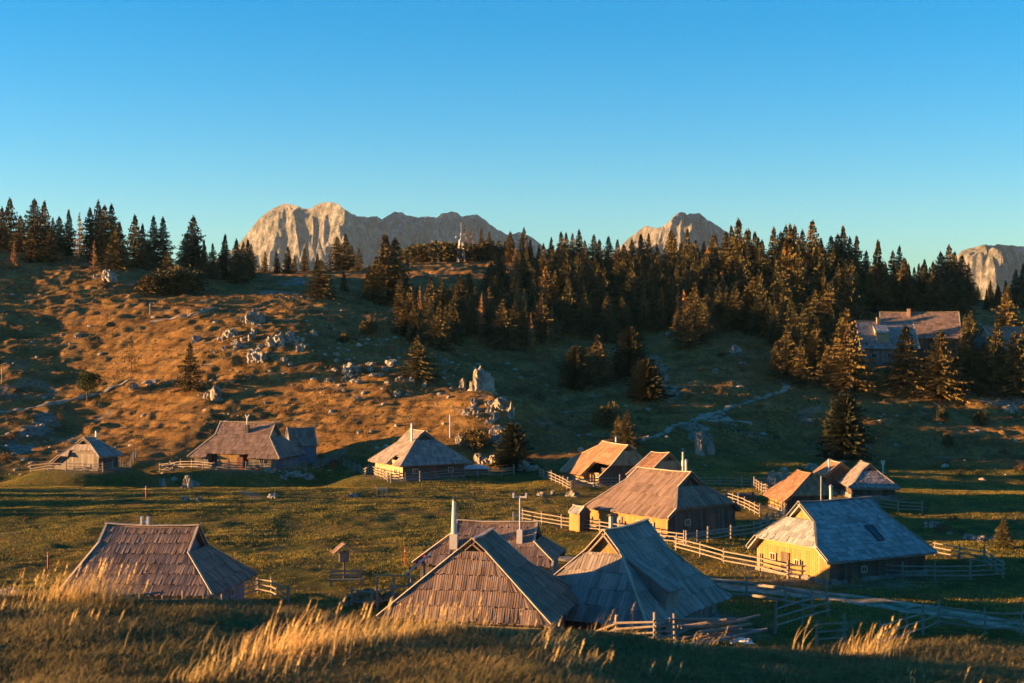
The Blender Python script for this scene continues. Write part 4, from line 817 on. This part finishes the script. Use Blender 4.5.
def merged(name, label):
    co = []; li = []; ls = []; mi = []; nv = nl = 0
    for x, y, z, h, wf, rot, k in WOOD:
        for mk, me in enumerate(KIND['spruce'][k]):
            v = np.empty(len(me.vertices)*3, np.float32); me.vertices.foreach_get('co', v); v = v.reshape(-1,3)
            L = np.empty(len(me.loops), np.int32); me.loops.foreach_get('vertex_index', L); S_ = np.empty(len(me.polygons), np.int32); me.polygons.foreach_get('loop_start', S_)
            s = h/12.3; c_, s_ = math.cos(rot), math.sin(rot); q = np.empty_like(v)
            q[:,0] = x+(v[:,0]*c_-v[:,1]*s_)*s*wf; q[:,1] = y+(v[:,0]*s_+v[:,1]*c_)*s*wf; q[:,2] = z+v[:,2]*s
            co.append(q); li.append(L+nv); ls.append(S_+nl); mi.append(np.full(len(S_), mk, np.int32)); nv += len(v); nl += len(L)
    me = bpy.data.meshes.new(name); co = np.concatenate(co); li = np.concatenate(li); ls = np.concatenate(ls)
    me.vertices.add(len(co)); me.vertices.foreach_set('co', co.ravel()); me.loops.add(len(li)); me.loops.foreach_set('vertex_index', li)
    me.polygons.add(len(ls)); me.polygons.foreach_set('loop_start', ls); me.materials.append(M['spruce']); me.materials.append(M['bark'])
    me.polygons.foreach_set('material_index', np.concatenate(mi)); me.update(calc_edges=True)
    return tag(link(name, me), label, kind='stuff')
merged('far_wood', 'inner trees of the dense dark spruce wood')
# trees standing outside the frame, left, whose shadows reach the meadow
for k, (x, y, h) in enumerate([(-100,146,7),(-104,153,8.5),(-99,159,7),(-112,148,9),(-110,160,9),(-118,154,9),(-106,166,8),(-121,164,10),(-97,152,6),(-126,145,9.5),(-115,170,7),(-96,165,5)]):
    tree_at(x, y, h, 'spruce', 'tall spruce beyond the left edge of the photo', 'spruces beyond the left edge')

# ------------------------------------------------------------------ small things
def at(px, py, dmin=48): return Vector(G(px, py, dmin))
def pole(px, py, h, label, mat='red', r=.06, top=None):
    o = empty('marker_pole', at(px,py)); tag(o, label, 'marker pole'); mb = MB(); mb.tube((0,0,-.3),(0,0,h),r,r*.8,8); mb.build('shaft', M[mat], o)
    if top: q = MB(); q.tube((0,0,h*.75),(0,0,h*.85),r*1.25,r*1.25,8); q.tube((0,0,h),(0,0,h+.04),r*1.1,r*.3,8); q.build('band', M[top], o)
pole(146,498,1.3,'short red marker pole on the left meadow',r=.07,top='white')
pole(229,480,2.9,'tall red marker pole before the broad brown roofed hut',r=.07,top='white')
pole(236,477,1.4,'dark red stake right of the tall red pole','redwood',.07)
pole(48,569,1.25,'red and pale stake on the near left meadow',r=.07,top='pale')
pole(405,566,1.5,'thin red stake on the meadow behind the leaning board',r=.035,top='white')
pole(333,470,1.6,'dark red post by the shaded fence','red',.12,top='darkmetal')
pole(450,438,1.5*2.2,'white post behind the hut with hipped front','white',.1,top='metal')
pole(150,314,2.2,'thin wooden pole on the left hill','palebark',.1,top='verge'); pole(188,317,1.6,'shorter wooden pole by the saddle track','palebark',.09,top='verge')
pole(2,384,3,'pale post at the left edge of the slope','palebark',.1,top='white')
pole(235,570,1.5,'thin dark stake right of the lower left hut','redwood',.03,top='pale')
pole(683,508,6.0,'tall grey pole behind the large middle hut','metal',.13,top='white')
pole(691,503,3.6,'shorter grey pole right of the tall one','metal',.11,top='white')
# pylon
g = Vector(((461-512)/F*398, 398, 0)); g.z = H1(g.x, g.y)
py_ = empty('ski_lift_pylon', g, .3); tag(py_, 'white ski lift pylon standing on the middle hilltop', 'pylon')
mb = MB()
for sx in (-1,1):
    for sy in (-1,1): mb.bar((sx*1.0,sy*1.0,-.5),(sx*.4,sy*.4,6.2),.22)
for k in range(4):
    z0 = k*1.55; z1 = z0+1.55; w0 = 1.0-.6*z0/6.2; w1 = 1.0-.6*z1/6.2
    for s in (-1,1): mb.bar((-w0,s*w0,z0),(w1,s*w1,z1),.12); mb.bar((s*w0,-w0,z0),(s*w1,w1,z1),.12)
mb.build('tower', M['white'], py_)
mb = MB(); mb.box((0,0,5.9),(.75,.75,.8)); mb.tube((0,0,6.2),(0,0,8.1),.2,.16,8); mb.build('column', M['white'], py_)
mb = MB(); mb.box((0,0,7.1),(3.0,.3,.25)); mb.box((-1.4,0,6.9),(.25,.5,.5)); mb.box((1.4,0,6.9),(.25,.5,.5)); mb.build('crossarm', M['metal'], py_)
mb = MB(); mb.bar((.05,0,8.0),(.05,0,11),.12); mb.bar((-.5,0,10.2),(.6,0,10.2),.08); mb.build('mast', M['metal'], py_)
o = empty('wayside_post', (( 438-512)/F*400, 400, H1((438-512)/F*400,400))); tag(o, 'pale upright slab on the hilltop left of the pylon', 'post'); mb = MB(); mb.hexa([(-.5,-.3,-.3),(.5,-.3,-.3),(.5,.3,-.3),(-.5,.3,-.3)],[(-.15,-.2,2.6),(.35,-.2,2.6),(.35,.2,2.6),(-.15,.2,2.6)]); mb.build('slab', M['white'], o)
# roofed board and bench in the meadow
p = at(344,580); o = empty('roofed_notice_board', p, .35); tag(o, 'small roofed board on a post in the sunlit meadow', 'notice board')
mb = MB(); mb.tube((0,0,-.4),(0,0,2.2),.09,.08,8); mb.build('post', M['old'], o)
mb = MB(); mb.box((0,0,1.75),(.75,.1,.8)); mb.box((0,-.07,1.75),(.6,.04,.62)); mb.build('board', M['graywood'], o)
mb = MB()
for s in (-1,1):
    n_ = Vector((s*.75,0,1.0)).normalized(); planks(mb, 2.05, 2.75, lambda h: (-.55,.55), lambda q, h, s=s: (s*(2.75-h)*1.25, q, h), n_, .3, .2, jit=.2)
    strips(mb, [2.05,2.75], lambda h: (-.55,.55), lambda q, h, s=s: (s*(2.75-h)*1.25, q, h), n_, .05)
mb.build('roof', M['shingle_brown'], o)
o = empty('bench', at(346,586), .05); tag(o, 'wooden bench with slatted back beneath the roofed board', 'bench')
mb = MB(); [mb.box((0,-.1+.16*k,.45),(2.3,.13,.05)) for k in range(3)]; mb.build('seat', M['graywood'], o)
mb = MB(); [mb.box((0,.42,.7+.3*k),(2.4,.05,.14)) for k in range(2)]; mb.build('backrest', M['graywood'], o)
for s in (-1.1,1.1): mb = MB(); mb.box((s,.42,.5),(.12,.1,1.4)); mb.box((s,-.1,.15),(.1,.1,.6)); mb.box((s,.15,.4),(.09,.5,.07)); mb.build('leg', M['graywood'], o)
# leaning red and white board, poles
p = Vector((-6.4,97,-18)); o = empty('leaning_board', p, -.25); tag(o, 'long red and white chequered board leaning by the nearest hut roof', 'board')
a0, a1 = Vector((-.85,0,2.1)), Vector((.9,0,3.55)); mb = MB(); mb.bar(a0, a1, .12, .5, up=(0,1,0)); mb.build('panel', M['white'], o)
d_ = (a1-a0).normalized(); nn_ = Vector((-d_.z,0,d_.x)); mb = MB()
for k in range(7):
    c_ = a0+d_*(.15+.33*k)+Vector((0,-.085,0)); o2 = nn_*(.1 if k%2 else -.08); q = c_+o2
    mb.quad(q-d_*.13-nn_*.09, q+d_*.09-nn_*.11, q+d_*.14+nn_*.1, q-d_*.06+nn_*.12)
mb.build('red_pattern', M['red'], o)
mb = MB(); mb.bar((.4,.25,-.3),(.4,.12,3.0),.12); mb.bar((-.7,.25,-.3),(-.7,.12,2.1),.12); mb.build('prop', M['graywood'], o)
p = Vector((-8.4,95,-18)); o = empty('plank_shelf', p, .0); tag(o, 'long yellow plank laid over posts beside the rubble heap', 'plank'); mb = MB(); mb.bar((-.9,0,2.42),(2.1,0,2.3),.3,.1); mb.build('plank', M['fresh'], o)
for s in (-.6,.5,1.7): mb = MB(); mb.box((s,0,.95),(.13,.13,2.6)); mb.build('post', M['graywood'], o)
# wood pile by hut B
o = empty('wood_pile', at(172,471.5), -.1); tag(o, 'heap of pale split logs behind the fence of the broad hut', 'wood pile', None); mb = MB(); rr = random.Random(4)
for k in range(110):
    x = rr.uniform(-1.9,1.9); z = rr.uniform(0,1)*(1.15-.27*abs(x)); y = rr.uniform(.6,1.7); a = rr.gauss(0,.5); d = Vector((math.cos(a),math.sin(a)*.6,rr.uniform(-.2,.2)))*.3; mb.tube(Vector((x,y,z))-d,Vector((x,y,z))+d,.1,.09,5)
mb.build('logs', M['verge'], o)
# covered trailer by hut D
o = empty('covered_trailer', at(476,476), 0.05); tag(o, 'trailer under a pale rounded cover right of the hipped hut', 'trailer')
mb = MB(); n_ = 9
for i in range(n_):
    x0, x1 = -1.7+3.4*i/n_, -1.7+3.4*(i+1)/n_; f_ = lambda x: .95+.38*(1-(x/1.75)**4)
    mb.hexa([(x0,.2,.85),(x1,.2,.85),(x1,1.9,.85),(x0,1.9,.85)],[(x0,.35,f_(x0)),(x1,.35,f_(x1)),(x1,1.75,f_(x1)),(x0,1.75,f_(x0))])
mb.build('cover', M['cover'], o); mb = MB(); mb.box((0,1.05,.65),(3.3,1.6,.38)); mb.bar((1.6,1.05,.5),(2.6,1.05,.45),.09); mb.build('bed', M['redwood'], o)
for s in (.22,1.88): mb = MB(); mb.tube((.2,s-.09,.33),(.2,s+.09,.33),.33,.33,14); w_ = mb.build('wheel', M['darkmetal'], o); mb = MB(); mb.tube((.2,s-.11,.33),(.2,s+.11,.33),.16,.16,10); mb.build('rim', M['metal'], w_)
o = empty('sled', at(438,474), .2); tag(o, 'pale low sled-like rack in front of the hipped hut', 'rack'); mb = MB(); [mb.box((0,.3*k,.55),(2.6,.18,.06)) for k in range(4)]; mb.build('deck', M['cover'], o); 
for s in (-1,1): mb = MB(); mb.bar((s,0,.52),(s*1.15,0,-.2),.08); mb.bar((s,.9,.52),(s*1.15,.9,-.2),.08); mb.build('legs' if 0 else 'leg', M['graywood'], o)
# crates / cattle trough in the meadow
o = empty('trough', at(382,497), .1); tag(o, 'small pale wooden stand on the meadow before the hipped hut', 'stand'); mb = MB(); mb.box((0,0,.95),(1.3,.5,.12)); mb.build('top', M['verge'], o)
for s in (-.55,0,.55): mb = MB(); mb.box((s,0,.35),(.1,.4,1.1)); mb.build('leg', M['verge'], o)
o = empty('white_stand', at(517,524), .1); tag(o, 'little white H-shaped frame at the left end of the sunlit fence', 'frame')
mb = MB(); [mb.box((s,0,.5),(.12,.12,1.3)) for s in (-.35,.35)]; mb.build('upright', M['white'], o); mb = MB(); mb.box((0,0,.8),(.9,.1,.12)); mb.build('crossbar', M['white'], o)
# stacked boards near the meadow fence
o = empty('lumber_stack', at(739,502), .1); tag(o, 'pile of dark boards behind the large middle hut', 'lumber stack'); mb = MB()
for k in range(22): mb.box((rr.uniform(-.5,.5),rr.uniform(-.4,.4),.12+.11*(k//3)),(rr.uniform(2.4,3.6),.25,.09),rr.uniform(-.12,.12))
mb.build('boards', M['graywood'], o); 
for s in (-1.4,1.4): mb = MB(); mb.box((s,-.6,.5),(.2,.2,1.3)); mb.build('post', M['old'], o)
# chimney-like white post in front of the middle hut
o = empty('stove_pipe_post', Vector((8.6,122,H1(8.6,122)))); 
o.location = at(611,541); tag(o, 'white round post with dark cap behind the ridge of the dormered hut', 'post'); mb = MB(); mb.tube((0,0,-.2),(0,0,2.2),.2,.19,12); mb.build('shaft', M['white'], o); mb = MB(); mb.tube((0,0,2.2),(0,0,2.3),.12,.12,8); mb.tube((0,0,2.3),(0,0,2.42),.36,.2,12); mb.build('cap', M['old'], o)
# twin pale post near U
o = empty('forked_post', at(883,474)); tag(o, 'white forked post behind the dark right end hut', 'post'); mb = MB(); mb.tube((0,0,-.2),(0,0,1.2),.1,.1,8); mb.build('shaft', M['white'], o); mb = MB(); mb.tube((0,0,1.15),(-.22,0,1.9),.12,.12,8); mb.tube((0,0,1.15),(.22,0,1.9),.12,.12,8); mb.build('fork', M['white'], o)
o = empty('tall_pole', Vector(((821-512)/F*130,130,-18))); tag(o, 'thin grey pole before the orange roofed hut', 'pole'); mb = MB(); mb.tube((0,0,-.3),(0,0,5.6),.06,.05,6); mb.build('shaft', M['metal'], o); mb = MB(); mb.tube((0,0,5.6),(0,0,5.7),.08,.03,6); mb.build('cap', M['metal'], o)
# log and plank pile near hut N
o = empty('log_pile', Vector((10.6,70.5,H1(10.6,70.5))), .1); tag(o, 'jumble of grey poles and planks right of the dormered hut', 'log pile'); rr = random.Random(9)
for k in range(15):
    x = rr.uniform(-1.6,1.0); y = rr.uniform(-.8,1.6); z = .15+rr.uniform(0,1.1); a = rr.gauss(.05,.25); L = rr.uniform(1.1,2.1); d = Vector((math.cos(a),math.sin(a),rr.uniform(-.05,.22)))*L/1
    mb = MB(); mb.tube(Vector((x,y,z))-d*.8,Vector((x,y,z))+d*.8,.10,.07,7); mb.build('pole', M['fence'] if k%3 else M['graywood'], o)
o = empty('tarp_sheet', Vector((11.2,69.6,H1(11.2,69.6)))); tag(o, 'crumpled white sheet on the jumble of poles', 'sheet'); mb = MB(); 
for i in range(8):
    for j in range(6):
        f_ = lambda a, b: (-.5+a*.14, -.3+b*.13, .42+.05*math.sin(a*1.1+b)+.07*math.cos(b*1.3+a*.6)-.05*abs(a-4))
        p4 = [Vector(f_(i,j)),Vector(f_(i+1,j)),Vector(f_(i+1,j+1)),Vector(f_(i,j+1))]; mb.hexa([q-Vector((0,0,.03)) for q in p4], p4)
mb.build('sheet', M['white'], o)
# ------------------------------------------------------------------ ground cover (real geometry, countless)
def scatter(name, label, pts, mk, mat):
    vs = []; fs = []
    for x, y, z in pts: mk(vs, fs, x, y, z)
    me = bpy.data.meshes.new(name); me.from_pydata(vs, [], fs); me.materials.append(mat)
    return tag(link(name, me), label, kind='stuff')
def blade(vs, fs, x, y, z, h, w, lean, az, seg=3):
    i = len(vs); ca, sa = math.cos(az), math.sin(az); pa, pb = -sa*w/2, ca*w/2
    for k in range(seg):
        t = k/seg; o = lean*t*t; s = 1-t*.75; cx_, cy_ = x+ca*o*h, y+sa*o*h
        zz = z+h*t*(1-.25*lean*t)
        vs.append((cx_-pa*s, cy_-pb*s, zz)); vs.append((cx_+pa*s, cy_+pb*s, zz))
    vs.append((x+ca*lean*h, y+sa*lean*h, z+h*(1-.25*lean)))
    for k in range(seg-1): fs.append((i+2*k,i+2*k+1,i+2*k+3,i+2*k+2))
    fs.append((i+2*seg-2,i+2*seg-1,i+2*seg))
def grassmat(name, stops):
    m, nt, b = newmat(name, .8, .1); geo = N(nt,'ShaderNodeNewGeometry'); n1 = noise(nt, geo.outputs['Position'], .9, 3)
    c = ramp(nt, geo.outputs['Random Per Island'], stops); c = mix(nt, .6, c, ramp(nt, n1, [(.35,(.55,.6,.55)),(.65,(1.3,1.2,1.1))]), 'MULTIPLY')
    nt.links.new(c, b.inputs['Base Color'])
    tr = N(nt,'ShaderNodeBsdfTranslucent'); nt.links.new(c, tr.inputs[0]); ms = N(nt,'ShaderNodeMixShader'); ms.inputs[0].default_value = .35
    nt.links.new(b.outputs[0], ms.inputs[1]); nt.links.new(tr.outputs[0], ms.inputs[2]); nt.links.new(ms.outputs[0], nt.nodes['Material Output'].inputs[0]); return m
M['grass_short'] = grassmat('short_grass', [(0,(.08,.08,.032)),(.5,(.16,.135,.058)),(1,(.28,.21,.10))])
M['grass_dry'] = grassmat('dry_grass', [(0,(.42,.28,.10)),(.5,(.6,.42,.17)),(1,(.72,.54,.25))])
M['meadow'] = grassmat('meadow_grass', [(0,(.13,.145,.026)),(.5,(.30,.25,.05)),(1,(.52,.37,.10))])
M['tussock'] = grassmat('tussock_grass', [(0,(.06,.06,.016)),(.5,(.16,.115,.035)),(1,(.32,.19,.06))])

def blades(name, mat, x, y, z, h, w, lean, az, seg):
    n = len(x); ca, sa = np.cos(az), np.sin(az); V = np.zeros((n, 2*seg+1, 3), np.float32)
    for k in range(seg):
        t = k/seg; o = lean*t*t*h; sw = (1-t*.75)*w/2; zz = z+h*t*(1-.25*lean*t)
        for q, sg in ((0,1),(1,-1)):
            V[:,2*k+q,0] = x+ca*o+sg*sa*sw; V[:,2*k+q,1] = y+sa*o-sg*ca*sw; V[:,2*k+q,2] = zz
    V[:,2*seg,0] = x+ca*lean*h; V[:,2*seg,1] = y+sa*lean*h; V[:,2*seg,2] = z+h*(1-.25*lean)
    b0 = (np.arange(n)*(2*seg+1))[:,None]; L = []; tot = []
    pat = []; sizes = []
    for k in range(seg-1): pat += [2*k,2*k+1,2*k+3,2*k+2]; sizes.append(4)
    pat += [2*seg-2,2*seg-1,2*seg]; sizes.append(3)
    idx = (b0+np.array(pat)[None]).ravel().astype(np.int32); st = np.cumsum([0]+sizes[:-1]); starts = ((np.arange(n)*len(pat))[:,None]+st[None]).ravel().astype(np.int32)
    me = bpy.data.meshes.new(name); me.vertices.add(V.shape[0]*V.shape[1]); me.vertices.foreach_set('co', V.ravel())
    me.loops.add(len(idx)); me.loops.foreach_set('vertex_index', idx); me.polygons.add(len(starts)); me.polygons.foreach_set('loop_start', starts)
    me.update(calc_edges=True); me.materials.append(mat); return me
n = 150000; gx = rs.uniform(-6.5,6.5,n); gy = 7.4+6.6*rs.rand(n)**.9; gx = gx*gy/12
dens = fbm(gx,gy,.9,3,201); keep = rs.rand(n) < np.clip(.7+dens,.2,1); gx, gy, dens = gx[keep], gy[keep], dens[keep]; gz = Hi(gx, gy); n = len(gx)
hh = (.022+.042*rs.rand(n))*(1+1.6*np.clip(dens,0,1))
tag(link('short_grass', blades('short_grass', M['grass_short'], gx, gy, gz-.01, hh, rs.uniform(.005,.010,n), rs.uniform(.2,1.3,n), rs.normal(.6,1.2,n), 2)), 'short mossy autumn grass on the near rise', kind='stuff')
# tall dry tufts, each a thing
TUFT = [(70,12.2,.42,320,.30,'big golden feathery tuft at the left in front of the lower left hut'),(98,12.0,.36,240,.25,'golden tuft right beside the biggest feathery one'),(30,12.4,.30,160,.25,'paler low tuft left of the biggest feathery one'),(118,12.3,.34,120,.2,'thin tuft overlapping the lower left roof'),
 (235,9.1,.22,200,.3,'dry bright tuft at the bottom left of centre'),(275,9.6,.34,230,.35,'tall stalks of dry grass left of centre at the bottom'),(310,10.0,.42,220,.35,'tallest stalks in the bottom centre left clump'),(345,10.2,.36,200,.35,'leaning dry stalks right of the tallest ones'),(385,10.4,.34,170,.3,'dry stalks below the rubble heap'),(425,10.6,.32,150,.3,'dry stalks overlapping the left of the nearest roof'),(462,10.8,.22,90,.3,'low lit stalks under the middle of the nearest roof'),
 (548,10.2,.24,160,.2,'bright tuft under the right end of the nearest roof'),(572,9.6,.20,140,.2,'bright fan-shaped tuft below the dormered hut'),(530,11.6,.34,80,.25,'thin stalks in front of the right corner of the nearest roof'),(604,11.4,.3,40,.2,'few rusty stalks before the dormered hut'),(692,11.0,.26,24,.15,'bent rusty stalk loop right of centre'),
 (866,11.6,.34,130,.2,'golden leaning tuft over the gravel track'),(882,11.8,.38,70,.12,'golden stems leaning right over the gravel track'),(800,11.8,.36,14,.08,'single curved stalk before the gate-like rails'),(14,11.3,.2,120,.3,'low orange grass at the left edge'),(90,11.0,.14,150,.5,'low lit grass band at the left'),(150,9.6,.3,16,.3,'few thin stalks at lower left'),(190,8.9,.2,70,.2,'lit low tuft at the bottom left'),(655,9.6,.1,60,.4,'low dull tuft at bottom right of centre'),(960,9.8,.12,90,.5,'low dull tuft at the bottom right')]
for px, d, h, n, spd, lab in TUFT:
    cx_ = (px-512)/F*d; o0 = Vector((cx_, d, H1(cx_, d))); vs=[];fs=[]; rr = random.Random(px)
    n = int(n*1.25); h *= .78
    for k in range(n):
        x = rr.gauss(0,spd*.55); y = rr.gauss(0,spd*.5); z = H1(cx_+x,d+y)-o0.z-.02
        q = rr.random(); hh_ = h*(.25+.85*q**1.8); blade(vs,fs,x,y,z,hh_,rr.uniform(.004,.009),rr.uniform(.2,.95),rr.gauss(.15,.7),5)
        if q > .965:
            t_ = vs[-1]; 
            for kk in range(3): blade(vs,fs,t_[0]-.01*kk,t_[1],t_[2]-.03*kk,.05,.014,.6,rr.uniform(-1,1),2)
    me = bpy.data.meshes.new('dry_grass_tuft'); me.from_pydata(vs,[],fs); me.materials.append(M['grass_dry']); tag(link('dry_grass_tuft', me, None, o0), lab, 'grass tuft', 'tall dry grass tufts on the near rise')
# tussocks over meadow and hillside
n = 90000; tx = rs.uniform(-.42,.42,n); ty = 58+275*rs.rand(n)**.9; tx = tx*ty; hm = hillside_mask(tx,ty); cl = fbm(tx,ty,5,3,301)
keep = rs.rand(n) < np.clip(.35+1.4*cl+.2*hm,.03,1); tx,ty,hm = tx[keep],ty[keep],hm[keep]; n = len(tx)
s_ = rs.uniform(.09,.22,n)*(.8+.7*hm); K = 6; rp = lambda a: np.repeat(a, K); N_ = n*K; tx = rp(tx)+rs.normal(0,.12,N_); ty = rp(ty)+rs.normal(0,.12,N_); s_ = rp(s_)
tag(link('tussocks', blades('tussocks', M['tussock'], tx, ty, Hi(tx,ty)-.04, s_*rs.uniform(.8,1.7,N_), s_*.45, rs.uniform(.2,.9,N_), rs.uniform(0,6.28,N_), 2)), 'countless low grass tussocks over meadow and slopes', kind='stuff')
n = 620000; ty = 60+145*rs.rand(n)**.75; tx = rs.uniform(-.40,.40,n)*ty; hm = hillside_mask(tx,ty); cl = .5*fbm(tx,ty,1.6,2,311)+.6*fbm(tx,ty,7,2,313)
keep = rs.rand(n) < np.clip(.5+1.3*cl-hm,.0,1); tx,ty,cl = tx[keep],ty[keep],cl[keep]; n = len(tx)
tag(link('meadow_grass', blades('meadow_grass', M['meadow'], tx, ty, Hi(tx,ty)-.02, rs.uniform(.07,.17,n)*(1+.8*np.clip(cl,0,1)), rs.uniform(.03,.06,n), rs.uniform(.2,1.1,n), rs.uniform(0,6.28,n), 2)), 'short golden green grass of the meadow', kind='stuff')
# loose stones
base = RM[1]; bv = np.array([v.co for v in base.vertices]); 
import bmesh
bm = bmesh.new(); bmesh.ops.create_icosphere(bm, subdivisions=1, radius=1); iv_ = np.array([v.co[:] for v in bm.verts]); ifc = [[v.index for v in f.verts] for f in bm.faces]; bm.free()
n = 12000; tx = rs.uniform(-.40,.40,n); ty = 196+150*rs.rand(n); tx = tx*ty; dA, bA = land(tx,ty); w = fbm(tx,ty,14,3,401); k1 = np.exp(-((tx+32)/26)**2-((ty-248)/30)**2)
keep = rs.rand(n) < np.clip(.04+.5*bA+.35*k1+.4*np.clip(w-.2,0,1),0,1); tx,ty = tx[keep],ty[keep]; tz = Hi(tx,ty); vs=[];fs=[]
for x,y,z in zip(tx,ty,tz):
    s = .12+.42*random.random()**3.2; i = len(vs); a = random.random()*6.28; c_,s_ = math.cos(a),math.sin(a); j = 1+.35*(np.array([random.random() for _ in range(len(iv_))])-.5)
    q = iv_*j[:,None]*np.array([s*1.4,s,s*.8]); vs += [(x+p[0]*c_-p[1]*s_, y+p[0]*s_+p[1]*c_, z+p[2]) for p in q]; fs += [[i+t for t in f] for f in ifc]
me = bpy.data.meshes.new('loose_stones'); me.from_pydata(vs,[],fs); me.materials.append(M['rock']); tag(link('loose_stones', me), 'countless loose pale stones on the rough slopes', kind='stuff')

# ------------------------------------------------------------------ light, air, camera
SUN_EL, SUN_A = 4.8, 1.0       # degrees; azimuth: from the left, a little behind the camera
sv = Vector((-math.cos(R(SUN_A)), -math.sin(R(SUN_A)), 0))*math.cos(R(SUN_EL)) + Vector((0,0,math.sin(R(SUN_EL))))
sl = bpy.data.lights.new('sun', 'SUN'); sl.energy = 5.0; sl.angle = R(.5); sl.color = (1.0,.53,.18)
so = bpy.data.objects.new('sun', sl); COL.objects.link(so); so.rotation_euler = (-sv).to_track_quat('-Z','Y').to_euler()
w = bpy.data.worlds.new('World'); scn.world = w; w.use_nodes = True; nt = w.node_tree; bg = nt.nodes['Background']
sky = nt.nodes.new('ShaderNodeTexSky'); sky.sky_type = 'NISHITA'; sky.sun_disc = False; sky.sun_elevation = R(SUN_EL)
sky.sun_rotation = math.atan2(sv.x, sv.y); sky.altitude = 1600; sky.air_density = 1.2; sky.dust_density = .5; sky.ozone_density = 3.5
hs = N(nt,'ShaderNodeHueSaturation'); hs.inputs['Saturation'].default_value=1.31; hs.inputs['Value'].default_value=.93; nt.links.new(sky.outputs[0], hs.inputs['Color']); nt.links.new(hs.outputs[0], bg.inputs[0]); bg.inputs[1].default_value = .088
HAZE = True
if HAZE:
    mb = MB(); x0,x1,y0,y1,z0,z1 = -4400,4400,-1300,7700,-180,760
    mb.hexa([(x0,y0,z0),(x1,y0,z0),(x1,y1,z0),(x0,y1,z0)],[(x0,y0,z1),(x1,y0,z1),(x1,y1,z1),(x0,y1,z1)])
    m = bpy.data.materials.new('haze'); m.use_nodes = True; nt = m.node_tree; nt.nodes.clear(); out = nt.nodes.new('ShaderNodeOutputMaterial'); v = nt.nodes.new('ShaderNodeVolumePrincipled')
    v.inputs['Color'].default_value = (.45,.7,1,1); v.inputs['Density'].default_value = 2.0e-5; nt.links.new(v.outputs[0], out.inputs['Volume'])
    tag(mb.build('haze', m), 'thin blue evening haze', kind='stuff')
cam = bpy.data.cameras.new('camera'); co = bpy.data.objects.new('camera', cam); COL.objects.link(co); scn.camera = co
co.location = (0,0,0); co.rotation_euler = (R(90),0,0); cam.sensor_width = 36; cam.lens = 50; cam.clip_start = .1; cam.clip_end = 40000
cam.dof.use_dof = True; cam.dof.focus_distance = 130; cam.dof.aperture_fstop = 3.4
vs_ = scn.view_settings; vs_.view_transform = 'Standard'; vs_.look = 'None'; vs_.gamma = 1; vs_.exposure = 2.38; vs_.use_curve_mapping = False
scn.cycles.use_denoising = True; scn.cycles.max_bounces = 4; scn.cycles.diffuse_bounces = 3; scn.cycles.volume_bounces = 0
scn.cycles.use_adaptive_sampling = True; scn.cycles.adaptive_threshold = .02
